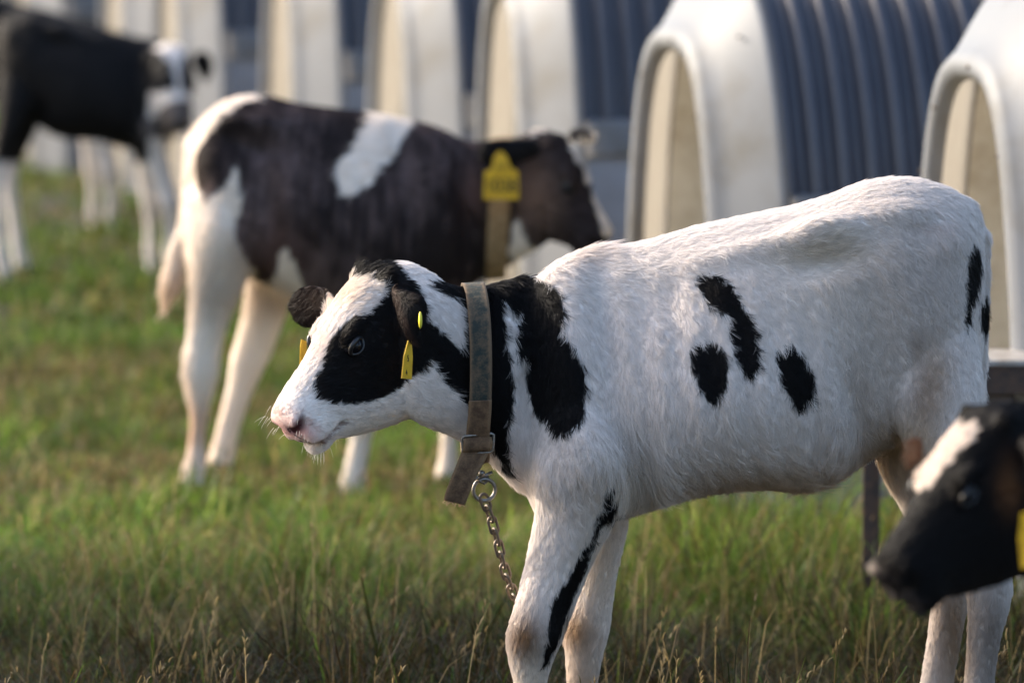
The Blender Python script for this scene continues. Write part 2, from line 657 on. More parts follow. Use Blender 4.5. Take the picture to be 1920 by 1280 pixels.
EYE = (153, 33, 60)
HEAD_ROWS = [  # s, n0, n1, half width, squareness, pear
    (-58, 66, 150, 52, 1.0, 0.0), (-40, 40, 180, 68, .95, 0), (-8, 12, 210, 80, .84, -.05), (30, -2, 234, 88, .76, -.08), (70, -8, 246, 95, .72, -.12),
    (110, -8, 250, 98, .72, -.14), (145, -5, 248, 95, .76, -.16), (180, -1, 236, 86, .82, -.14), (215, 1, 213, 75, .88, -.10), (245, 1, 188, 66, .88, -.02),
    (272, 0, 162, 60, .84, .0), (296, 1, 138, 58, .80, .02), (316, 4, 117, 56, .80, .0), (328, 9, 104, 51, .82, 0), (338, 20, 93, 41, .88, 0), (344, 36, 80, 24, 1, 0)]


def head_parts(H):
    parts = []
    rows = catmull(HEAD_ROWS, 3)
    ph = np.linspace(0, 2 * math.pi, 32, endpoint=False)
    c, s = np.cos(ph), np.sin(ph)
    rings = []
    for r in rows:
        nm, nh = (r[1] + r[2]) / 2, (r[2] - r[1]) / 2
        lat = r[3] * np.sign(s) * np.abs(s) ** r[4] * (1 + r[5] * -c * -1)
        rings.append(H.p(np.full(32, r[0]), nm - nh * c, lat))
    parts.append(loft_rings(np.array(rings)))
    R = np.stack([H.D, H.N, H.L], 1)
    k = H.k

    def ell(s_, n_, l_, rs, rn, rl):
        parts.append(ellipsoid(H.p(s_, n_, l_), (rs * k, rn * k, rl * k), 16, 12, R))
    for sg in (1, -1):
        ell(136, 14, 64 if sg > 0 else -50, 34, 14, 14)       # brow
        ell(130, 156, 60 * sg, 85, 62, 34)      # cheek
        ell(318, 38, 34 * sg, 24, 24, 18)       # nostril wing
        ell(300, 78, 38 * sg, 44, 34, 24)       # lip pad
        ell(12, 24, 44 * sg, 26, 18, 24)        # poll
    ell(302, 112, 0, 46, 20, 38)                # chin
    return parts


def ear_np(rows, Y0, M, ls):
    r = sect_rings(rows, Y0, M, ls, 20, 4)
    return loft_rings(r)


def poly_dist(u, v, poly):
    """signed distance to a polygon: negative inside"""
    poly = np.asarray(poly, float)
    n = len(poly)
    d2 = np.full(u.shape, 1e18)
    ins = np.zeros(u.shape, bool)
    for i in range(n):
        a, b = poly[i], poly[(i + 1) % n]
        e = b - a
        wx, wy = u - a[0], v - a[1]
        t = np.clip((wx * e[0] + wy * e[1]) / (e @ e + 1e-9), 0, 1)
        d2 = np.minimum(d2, (wx - t * e[0]) ** 2 + (wy - t * e[1]) ** 2)
        cond = ((a[1] <= v) & (v < b[1])) | ((b[1] <= v) & (v < a[1]))
        xi = a[0] + (v - a[1]) * e[0] / (e[1] if abs(e[1]) > 1e-9 else 1e-9)
        ins ^= cond & (u < xi)
    d = np.sqrt(d2)
    return np.where(ins, -d, d)


def smooth_closed(poly, k=4):
    a = np.asarray(poly, float)
    n = len(a)
    out = []
    for i in range(n):
        p0, p1, p2, p3 = a[i - 1], a[i], a[(i + 1) % n], a[(i + 2) % n]
        for j in range(k):
            t = j / k
            out.append(0.5 * (2 * p1 + (p2 - p0) * t + (2 * p0 - 5 * p1 + 4 * p2 - p3) * t * t + (3 * p1 - p0 - 3 * p2 + p3) * t ** 3))
    return np.array(out)


WHITE, BLACK, PINK = np.array([.83, .765, .72]), np.array([.0065, .0056, .0060]), np.array([.66, .43, .40])
jag4, jag5 = sines(24, .30), sines(25, .035)
jag1, jag2, jag3 = sines(21, .020), sines(22, .007), sines(23, .06)


def blend_mask(c, Minv, head):
    u, v = Minv(*UV(c))
    s, n, l = head.inv(c)
    hm = np.clip((s + 80) / 60, 0, 1) * np.clip((390 - n) / 60, 0, 1) * (s < 450)
    w = (1 - hm) * np.clip((980 - v) / 80, 0, 1) * np.clip((1800 - u) / 30, .25, 1)
    return np.maximum(w, np.exp(-((s - 115) / 110) ** 2 - ((n - 250) / 60) ** 2))


def body_mesh(parts, voxel, it, ears=(), mask=None):
    v, f, b = [], [], 0
    for pv, pf in parts:
        v.append(pv)
        f += [tuple(i + b for i in q) for q in pf]
        b += len(pv)
    me = mesh_np('tmp', np.vstack(v), f)
    o = link('tmp', me)
    md = o.modifiers.new('r', 'REMESH')
    md.mode = 'VOXEL'
    md.voxel_size = voxel
    dg = bpy.context.evaluated_depsgraph_get()
    out = bpy.data.meshes.new_from_object(o.evaluated_get(dg))
    bpy.data.objects.remove(o)
    bpy.data.meshes.remove(me)
    n = len(out.vertices)
    co = np.empty(n * 3, np.float32)
    out.vertices.foreach_get('co', co)
    co = co.reshape(-1, 3).astype(float)
    ed = np.empty(len(out.edges) * 2, np.int32)
    out.edges.foreach_get('vertices', ed)
    ed = ed.reshape(-1, 2)
    i, j = np.concatenate([ed[:, 0], ed[:, 1]]), np.concatenate([ed[:, 1], ed[:, 0]])
    deg = np.bincount(i, minlength=n).astype(float)

    def lap(c):
        return np.stack([np.bincount(i, c[j, a], n) for a in range(3)], -1) / deg[:, None] - c
    for q in range(it):
        co = co + 0.55 * lap(co)
        co = co - 0.50 * lap(co)
    if mask is not None:
        w = mask(co)[:, None]
        for q in range(int(18 * (.005 / voxel) ** 1.5)):
            co = co + .6 * w * lap(co)
    pn = np.empty(len(out.polygons), np.int32)
    out.polygons.foreach_get('loop_total', pn)
    lv = np.empty(len(out.loops), np.int32)
    out.loops.foreach_get('vertex_index', lv)
    f4 = lv.reshape(-1, 4)
    bpy.data.meshes.remove(out)
    V_, F_, b = [co], [f4], len(co)
    for ev, ef in ears:
        cen = ev.mean(0)
        vol = sum(float(np.dot(ev[q[0]] - cen, np.cross(ev[q[1]] - ev[q[0]], ev[q[2]] - ev[q[0]]))) for q in ef)
        if vol < 0:
            ef = [q[::-1] for q in ef]
        V_.append(ev)
        F_.append(np.array([list(q) + [q[-1]] * (4 - len(q)) for q in ef]) + b)
        b += len(ev)
    V_, F_ = np.vstack(V_), np.vstack(F_)
    tri = F_[:, 2] == F_[:, 3]
    me = bpy.data.meshes.new('body')
    me.vertices.add(len(V_))
    me.vertices.foreach_set('co', V_.astype(np.float32).ravel())
    tot = np.where(tri, 3, 4).astype(np.int32)
    keep = np.ones(F_.shape, bool)
    keep[:, 3] = ~tri
    me.loops.add(int(tot.sum()))
    me.loops.foreach_set('vertex_index', F_[keep].astype(np.int32))
    me.polygons.add(len(F_))
    me.polygons.foreach_set('loop_start', np.concatenate([[0], np.cumsum(tot)[:-1]]).astype(np.int32))
    me.update(calc_edges=True)
    me.polygons.foreach_set('use_smooth', np.ones(len(F_), bool))
    return me


def mesh_arrays(me):
    n = len(me.vertices)
    co = np.empty(n * 3, np.float32)
    me.vertices.foreach_get('co', co)
    no = np.empty(n * 3, np.float32)
    me.vertex_normals.foreach_get('vector', no)
    me.calc_loop_triangles()
    tr = np.empty(len(me.loop_triangles) * 3, np.int32)
    me.loop_triangles.foreach_get('vertices', tr)
    return co.reshape(-1, 3).astype(float), no.reshape(-1, 3).astype(float), tr.reshape(-1, 3)


def set_coat(me, col):
    a = me.color_attributes.new('coat', 'FLOAT_COLOR', 'POINT')
    a.data.foreach_set('color', np.hstack([col, np.ones((len(col), 1))]).astype(np.float32).ravel())


def hair_curves(name, pos, rad, col, mat, parent, npt):
    hc = bpy.data.hair_curves.new(name)
    k = len(pos)
    hc.add_curves([npt] * k)
    hc.attributes['position'].data.foreach_set('vector', pos.astype(np.float32).ravel())
    ra = hc.attributes.get('radius') or hc.attributes.new('radius', 'FLOAT', 'POINT')
    ra.data.foreach_set('value', rad.astype(np.float32).ravel())
    ca = hc.attributes.new('coat', 'FLOAT_COLOR', 'CURVE')
    ca.data.foreach_set('color', np.hstack([col, np.ones((k, 1))]).astype(np.float32).ravel())
    o = bpy.data.objects.new(name, hc)
    COL.objects.link(o)
    o.parent = parent
    hc.materials.append(mat)
    return o


def grow_fur(me, base, M_inv, coat, flow, count, length, radius, seed, parent, skip=None, density=None, lift=0.20, extra=None, clump=.012):
    r = np.random.default_rng(seed)
    co, no, tr = mesh_arrays(me)
    a, b, c = co[tr[:, 0]], co[tr[:, 1]], co[tr[:, 2]]
    ar = np.linalg.norm(np.cross(b - a, c - a), axis=1)
    if density is not None:
        ce, cn = (a + b + c) / 3, no[tr].mean(1)
        ar = ar * density(ce, cn)
    cum = np.cumsum(ar)
    t = np.searchsorted(cum, r.uniform(0, cum[-1], count))
    t = np.clip(t, 0, len(tr) - 1)
    x, y = r.uniform(size=(2, count))
    fl = x + y > 1
    x[fl], y[fl] = 1 - x[fl], 1 - y[fl]
    w = np.stack([1 - x - y, x, y], -1)
    p = (co[tr[t]] * w[:, :, None]).sum(1)
    nn = (no[tr[t]] * w[:, :, None]).sum(1)
    nn /= np.linalg.norm(nn, axis=1)[:, None] + 1e-9
    uu, vv = M_inv(*UV(p))
    col = coat(p, nn, uu, vv)
    L = length(uu, vv, p, nn)
    du, dv = flow(uu, vv, p)
    td = np.stack([du, np.zeros(count), -dv], -1)
    j1, j2 = sines(seed + 1, .022), sines(seed + 2, .009)
    sw = 0.15 * j1(p) + 0.10 * j2(p) + r.normal(0, .10, count)
    cs, sn = np.cos(sw), np.sin(sw)
    td = np.stack([td[:, 0] * cs - td[:, 2] * sn, r.normal(0, .06, count), td[:, 0] * sn + td[:, 2] * cs], -1)
    td -= nn * (td * nn).sum(1)[:, None]
    td /= np.linalg.norm(td, axis=1)[:, None] + 1e-6
    ok = L > 0.0004
    if skip is not None:
        ok &= ~skip(uu, vv, p, nn)
    p, nn, col, L, td = p[ok], nn[ok], col[ok], L[ok], td[ok]
    n = len(p)
    lf = np.clip(lift * r.uniform(.55, 1.5, n), 0.02, 1.2)
    L = L * r.uniform(.65, 1.2, n)
    kv = np.random.default_rng(seed + 5).normal(size=(8, 3))
    kv = kv / np.linalg.norm(kv, axis=1)[:, None] * (2 * math.pi / (clump * np.array([.7, .8, .9, 1, 1.1, 1.3, 1.5, 2.0])))[:, None]
    gr = np.zeros_like(p)
    for q in range(8):
        gr += np.cos(p @ kv[q] + q * 1.7)[:, None] * kv[q] / np.linalg.norm(kv[q])
    gr -= nn * (gr * nn).sum(1)[:, None]
    gr -= td * (gr * td).sum(1)[:, None]
    gr *= (np.minimum(L, .6 * clump) * np.where(L < .011, .16, .42))[:, None]
    lock = sines(seed + 7, clump * 1.3)(p)
    L = L * np.clip(1 + .22 * lock, .5, 1.6)
    side = np.cross(nn, td) * r.normal(0, .09, n)[:, None]
    pts = []
    T = (-.05, .33, .66, 1.0)
    for q in T:
        pts.append(p + L[:, None] * (td * (q * np.cos(lf) + .35 * max(q, 0) ** 2 * (1 - np.cos(lf)))[:, None] + nn * (np.sin(lf) * (q - .42 * q * abs(q)))[:, None] + side * q * abs(q)) + gr * q * abs(q))
    pos = np.stack(pts, 1)
    rad = radius * np.array([1.0, .95, .7, .25])[None, :] * r.uniform(.7, 1.25, (n, 1))
    col = np.clip(col * r.uniform(.88, 1.06, (n, 1)) * (1 + .05 * lock[:, None]), 0, .95)
    if extra is not None:
        ep, er, ec = extra
        pos, rad, col = np.vstack([pos, ep]), np.vstack([rad, er]), np.vstack([col, ec])
    return hair_curves('fur', pos - np.array(base), rad, col, M_FUR, parent, 4)


def idw(anchors, power=3):
    A = np.array(anchors, float)
    d = A[:, 2:4] / np.linalg.norm(A[:, 2:4], axis=1)[:, None]

    def f(u, v, p=None):
        su, sv, sw = np.zeros_like(u), np.zeros_like(u), np.zeros_like(u)
        for i in range(len(A)):
            w = 1.0 / (((u - A[i, 0]) ** 2 + (v - A[i, 1]) ** 2) ** (power / 2) + 400)
            su += w * d[i, 0]
            sv += w * d[i, 1]
            sw += w
        return su / sw, sv / sw
    return f


# -- the standard calf drawing, in the sighting units of the white calf -------------------------------
TORSO = [  # top u,v  bottom u,v  half width, depth, pear, power
    (985, 560, 975, 900, .060, -.03, .0, 1.0), (1020, 508, 1005, 955, .085, -.02, .10, .95), (1065, 480, 1060, 975, .105, -.01, .18, .92), (1112, 462, 1115, 975, .118, 0, .24, .92),
    (1165, 460, 1170, 966, .126, .0, .26, .92), (1230, 446, 1235, 946, .138, .0, .24, .92), (1310, 424, 1315, 922, .148, .005, .20, .92), (1400, 404, 1405, 911, .152, .01, .16, .92),
    (1480, 388, 1490, 912, .150, .015, .12, .94), (1550, 368, 1560, 895, .144, .02, .06, .94), (1610, 345, 1625, 862, .138, .025, .0, .92), (1665, 334, 1680, 830, .134, .03, .0, .9),
    (1720, 336, 1730, 800, .126, .035, .02, .9), (1775, 352, 1775, 780, .108, .035, .05, .9), (1815, 382, 1812, 740, .080, .035, .05, .95), (1840, 430, 1838, 660, .040, .035, .0, 1.0)]
NECK = [
    (742, 560, 755, 700, .030, -.10, 0, 1), (752, 522, 770, 780, .052, -.10, 0, 1), (800, 522, 800, 800, .060, -.085, .08, 1), (845, 533, 838, 812, .064, -.07, .10, 1),
    (885, 541, 882, 838, .066, -.055, .08, 1), (930, 530, 925, 872, .070, -.04, .06, 1), (985, 516, 970, 915, .074, -.025, .12, 1), (1050, 530, 1030, 925, .070, -.01, .2, 1)]
LEG_FN = [  # near front leg, across
    (1030, 640, 1150, 640, .030, -.040), (1006, 820, 1178, 830, .060, -.085), (1006, 905, 1172, 915, .056, -.09), (1004, 965, 1150, 975, .048, -.09), (994, 1020, 1122, 1030, .042, -.09), (981, 1075, 1098, 1085, .037, -.09),
    (966, 1135, 1074, 1145, .036, -.09), (950, 1190, 1054, 1198, .042, -.09), (955, 1240, 1034, 1244, .029, -.09), (964, 1285, 1024, 1288, .024, -.09), (966, 1370, 1022, 1370, .022, -.09),
    (958, 1425, 1026, 1428, .027, -.09), (955, 1462, 1018, 1466, .024, -.09), (938, 1500, 1015, 1508, .030, -.09), (930, 1545, 1015, 1548, .034, -.09)]
LEG_FF = [
    (1060, 780, 1170, 790, .048, .075), (1075, 900, 1176, 905, .046, .08), (1090, 985, 1172, 990, .040, .08), (1086, 1050, 1160, 1055, .036, .08), (1074, 1110, 1150, 1115, .034, .08), (1056, 1172, 1142, 1178, .040, .08),
    (1060, 1222, 1130, 1226, .029, .08), (1064, 1280, 1120, 1282, .024, .08), (1066, 1350, 1120, 1352, .022, .08), (1060, 1400, 1124, 1404, .026, .08), (1054, 1440, 1118, 1444, .024, .08), (1040, 1475, 1116, 1480, .030, .08), (1032, 1515, 1116, 1518, .033, .08)]
LEG_HN = [
    (1660, 560, 1820, 560, .040, -.02), (1652, 720, 1842, 720, .060, -.046), (1682, 800, 1842, 800, .056, -.062), (1716, 880, 1846, 880, .046, -.075), (1756, 960, 1862, 965, .036, -.075), (1788, 1030, 1884, 1040, .030, -.075),
    (1806, 1085, 1898, 1092, .030, -.075), (1815, 1135, 1890, 1145, .030, -.075), (1814, 1200, 1874, 1204, .024, -.075), (1808, 1285, 1862, 1288, .022, -.075), (1796, 1370, 1856, 1374, .023, -.075), (1786, 1425, 1854, 1430, .027, -.075), (1772, 1475, 1842, 1482, .026, -.075), (1752, 1525, 1842, 1530, .033, -.075)]
LEG_HF = [
    (1610, 620, 1800, 620, .056, .09), (1622, 740, 1800, 740, .058, .095), (1636, 830, 1796, 830, .052, .10), (1656, 890, 1792, 895, .044, .10), (1690, 950, 1796, 955, .036, .10), (1722, 1010, 1806, 1020, .030, .10),
    (1740, 1070, 1822, 1078, .029, .10), (1746, 1120, 1816, 1128, .029, .10), (1742, 1180, 1804, 1184, .024, .10), (1728, 1270, 1788, 1274, .022, .10), (1716, 1340, 1778, 1344, .023, .10), (1704, 1395, 1774, 1400, .026, .10), (1690, 1440, 1762, 1446, .025, .10), (1672, 1486, 1760, 1490, .032, .10)]
TAIL = [(1800, 362, 1822, 410, .020, .045), (1826, 380, 1840, 420, .017, .05), (1838, 420, 1854, 440, .014, .055), (1840, 500, 1856, 505, .012, .06), (1838, 600, 1853, 600, .011, .06), (1834, 720, 1849, 720, .011, .06), (1832, 800, 1850, 800, .014, .06), (1830, 880, 1854, 880, .019, .06), (1834, 960, 1848, 960, .010, .06)]
EAR_N = [(735, 541, 738, 566, .010, -.150), (745, 543, 742, 574, .010, -.162), (758, 546, 745, 584, .0095, -.172), (772, 549, 747, 592, .009, -.180), (784, 553, 750, 602, .008, -.187), (794, 562, 753, 611, .007, -.192),
         (799, 578, 757, 621, .006, -.195), (795, 602, 762, 630, .005, -.196), (786, 620, 767, 637, .004, -.196), (776, 636, 772, 641, .002, -.195)]
EAR_F = [(622, 560, 622, 600, .010, -.045), (610, 544, 611, 604, .010, -.032), (596, 537, 597, 610, .009, -.022), (580, 536, 580, 614, .008, -.012), (564, 541, 565, 610, .007, -.004), (553, 550, 554, 600, .006, .002), (546, 562, 547, 586, .004, .006), (543, 570, 543, 577, .002, .008)]
BUMPS = [  # u, v, reach u, reach v, tilt, rise in metres: the swells and hollows under the skin
    (1540, 440, 75, 26, -.25, .017), (1560, 490, 70, 26, -.2, -.008), (1075, 690, 50, 150, .1, .016), (1130, 620, 26, 110, .12, -.007), (1105, 860, 55, 80, .2, .014), (1200, 880, 34, 70, .1, -.010),
    (1780, 455, 30, 40, 0, .008), (1740, 640, 80, 140, 0, .003), (1640, 600, 40, 150, .15, -.004), (1660, 800, 22, 60, .3, .004), (1350, 760, 130, 90, 0, .012), (1610, 760, 30, 80, .2, -.010), (1240, 560, 60, 60, 0, -.006),
    (1040, 900, 30, 50, .3, .008), (985, 700, 24, 140, .05, -.008), (1400, 470, 120, 20, -.2, .006), (1690, 400, 60, 20, 0, .007)] + [(1180 + 62 * i, 690 + 8 * i, 17, 130, .10, .0030) for i in range(7)]


def ident(u, v):
    return u, v


def make_calf(name, label, Y0, M, Minv, ls, head, coat, flow, fur_n, fur_len, fur_rad, voxel=.005, torso=TORSO, neck=NECK, legs=(LEG_FN, LEG_FF, LEG_HN, LEG_HF), tail=TAIL,
              ear_n=EAR_N, ear_f=EAR_F, bumps=BUMPS, ears_M=None, dy=0.0, seed=1, skip=None, density=None, extra=None, smooth=10, eyes=True, ear_Y=None):
    parts = []
    for rows in (torso, neck):
        parts.append(loft_rings(sect_rings(rows, Y0, M, ls, 40, 4)))
    for rows in legs:
        parts.append(loft_rings(sect_rings(rows, Y0, M, ls, 24, 4)))
    parts.append(loft_rings(sect_rings(tail, Y0, M, ls, 14, 4)))
    parts += head_parts(head)
    eM = ears_M or M
    ears = [ear_np(rows, Y0 if ear_Y is None else ear_Y, eM, ls) for rows in (ear_n, ear_f)]
    me = body_mesh(parts, voxel, smooth, ears, lambda c: blend_mask(c, Minv, head))
    co, no, tr = mesh_arrays(me)
    bu, bv = Minv(*UV(co))
    hs, hn, hl = head.inv(co)
    push = np.zeros(len(co))
    for (u, v, ru, rv, tl, amp) in bumps:
        du, dv = bu - u, bv - v
        du = du - tl * dv if rv > ru else du
        dv = dv - tl * du if ru >= rv else dv
        push += amp * np.exp(-(du / ru) ** 2 - (dv / rv) ** 2)
    co += no * (1.5 * push * np.clip(np.abs(no[:, 1]) * 1.6, 0, 1) * ls * ((hs < -60) | (hn > 300)))[:, None]
    # eye sockets and nostrils pressed in, mouth line
    s, n, l = head.inv(co)
    k = head.k
    for sg in (1, -1):
        d = ((s - EYE[0]) / 24) ** 2 + ((n - EYE[1]) / 18) ** 2
        wgt = np.exp(-d) * (l * sg > 40)
        co -= (sg * head.L)[None] * (wgt * 9 * k)[:, None]
        ds, dn = s - 333, n - 42
        d = ((ds * .8 + dn * .6) / 17) ** 2 + ((-ds * .6 + dn * .8) / 8) ** 2
        wgt = np.exp(-d) * (l * sg > 12)
        co -= (sg * head.L * .8 + head.D * .5)[None] * (wgt * 15 * k)[:, None]
        ml = np.exp(-((n - 96 - (325 - s) * .20) / 5.0) ** 2) * (s > 268) * (s < 352) * np.clip((s - 268) / 15, 0, 1)
        co -= no * (ml * 5 * k)[:, None]
    base = np.array([co[:, 0].mean(), co[:, 1].mean(), co[:, 2].min()])
    u, v = Minv(*UV(co))
    set_coat(me, coat(co, no, u, v))
    me.vertices.foreach_set('co', co.astype(np.float32).ravel())
    me.update()
    root = empty(name, base, label, 'calf', 'dairy calves tethered in the pasture')
    fur = grow_fur(me, base, Minv, coat, flow, fur_n, fur_len, fur_rad, seed * 10, root, skip, density, extra=extra)
    me.vertices.foreach_set('co', (co - base).astype(np.float32).ravel())
    me.polygons.foreach_set('use_smooth', np.ones(len(me.polygons), bool))
    me.name = 'body'
    me.update()
    me.materials.clear()
    link('body', me, root, (M_SKIN,))
    if eyes:
        for sg in (1, -1):
            c = head.p(EYE[0], EYE[1], EYE[2] * sg)
            v_, f_ = ellipsoid((0, 0, 0), (.0153 * head.k * HS,) * 3, 20, 14)
            e = link('eye', mesh_np('eye', v_, f_), root, (M_EYE,))
            e.location = c - base
            mb = MB()
            ang = np.linspace(0, 2 * math.pi, 28, endpoint=False)
            ring = np.array([head.p(EYE[0] + 17 * math.cos(a), EYE[1] + 11.5 * math.sin(a) - 1.0, (EYE[2] + 1.0 + math.sqrt(max(400 - (17 * math.cos(a)) ** 2 - (11.5 * math.sin(a)) ** 2, 20))) * sg) for a in ang])
            mb.tube(ring, (3.8 + 1.6 * np.sin(ang + math.pi)) * head.k, 8, True)
            mb.build('eyelid', M_LID, e, off=c)
    return root, me, base


def stain_or_shade(col, u, v, spots):
    for (su, sv, ru, rv, c, k) in spots:
        w = k * np.exp(-(((u - su) / ru) ** 2 + ((v - sv) / rv) ** 2))
        col += (np.array(c) - col) * w[:, None]
    return col


# -- white calf -----------------------------------------------------------------------------------------
Y1 = 8.30
H1 = Head(P(690, 499, Y1 - .085), math.radians(51.7), math.radians(33), -1, 1.0)
PATCH = [smooth_closed(q, 3) for q in (
    # cheek and eye
    [(762, 560), (735, 528), (722, 530), (715, 560), (690, 585), (655, 600), (632, 625), (612, 650), (600, 690), (585, 725), (592, 745), (625, 757), (665, 758), (700, 752), (735, 735), (762, 712), (790, 690), (810, 672), (815, 690), (830, 715), (858, 740), (876, 765), (895, 770), (895, 620), (870, 632), (858, 648), (835, 630), (812, 608), (800, 600), (790, 560)],
    # poll
    [(630, 520), (650, 480), (690, 480), (730, 490), (750, 506), (765, 522), (788, 550), (790, 578), (760, 570), (735, 538), (716, 532), (690, 526), (660, 524)],
    # crest in front of the collar
    [(795, 528), (835, 520), (900, 525), (900, 640), (868, 632), (866, 580), (850, 556), (815, 543)],
    # band behind the collar
    [(880, 520), (930, 520), (985, 518), (1030, 535), (1050, 552), (1056, 585), (1056, 620), (1075, 645), (1092, 680), (1096, 720), (1093, 770), (1085, 795), (1050, 815), (1035, 795), (1010, 775), (992, 740), (985, 715), (990, 685), (992, 674), (972, 665), (965, 640), (967, 610), (975, 575), (962, 590), (946, 562), (941, 580), (948, 640), (960, 690), (962, 740), (952, 800), (950, 830), (958, 870), (955, 888), (935, 860), (915, 815), (890, 800), (878, 700)],
    # flank marks
    [(1302, 518), (1330, 514), (1358, 526), (1378, 552), (1400, 585), (1414, 620), (1420, 660), (1418, 692), (1405, 702), (1388, 690), (1375, 665), (1365, 620), (1360, 588), (1330, 570), (1310, 545)],
    [(1292, 655), (1315, 640), (1345, 642), (1360, 665), (1362, 705), (1350, 735), (1328, 752), (1312, 725), (1296, 690)],
    [(1456, 660), (1478, 642), (1500, 658), (1520, 690), (1528, 720), (1518, 745), (1500, 764), (1482, 740), (1462, 710)],
    # rump
    [(1822, 452), (1834, 462), (1838, 500), (1832, 540), (1820, 570), (1814, 612), (1808, 608), (1808, 575), (1808, 520), (1812, 475)],
    [(1836, 562), (1852, 555), (1856, 600), (1846, 620), (1838, 600)],
    # near foreleg
    [(1136, 905), (1146, 898), (1156, 925), (1158, 945), (1140, 970), (1128, 985), (1116, 1015), (1104, 1055), (1088, 1090), (1072, 1130), (1058, 1170), (1046, 1200), (1030, 1240), (1018, 1244), (1020, 1225), (1028, 1190), (1030, 1160), (1038, 1120), (1055, 1095), (1064, 1085), (1080, 1050), (1090, 1030), (1108, 1005), (1116, 970), (1130, 940)],
    [(1162, 955), (1176, 942), (1180, 970), (1160, 978), (1150, 968)])]
FORELEG = {9, 10}
EAR_POLYS = [smooth_closed([(730, 548), (752, 536), (785, 548), (803, 585), (800, 615), (785, 640), (768, 646), (752, 620), (742, 590)], 2),
             smooth_closed([(612, 540), (590, 530), (565, 532), (545, 555), (542, 590), (568, 620), (596, 604), (606, 585)], 2)]


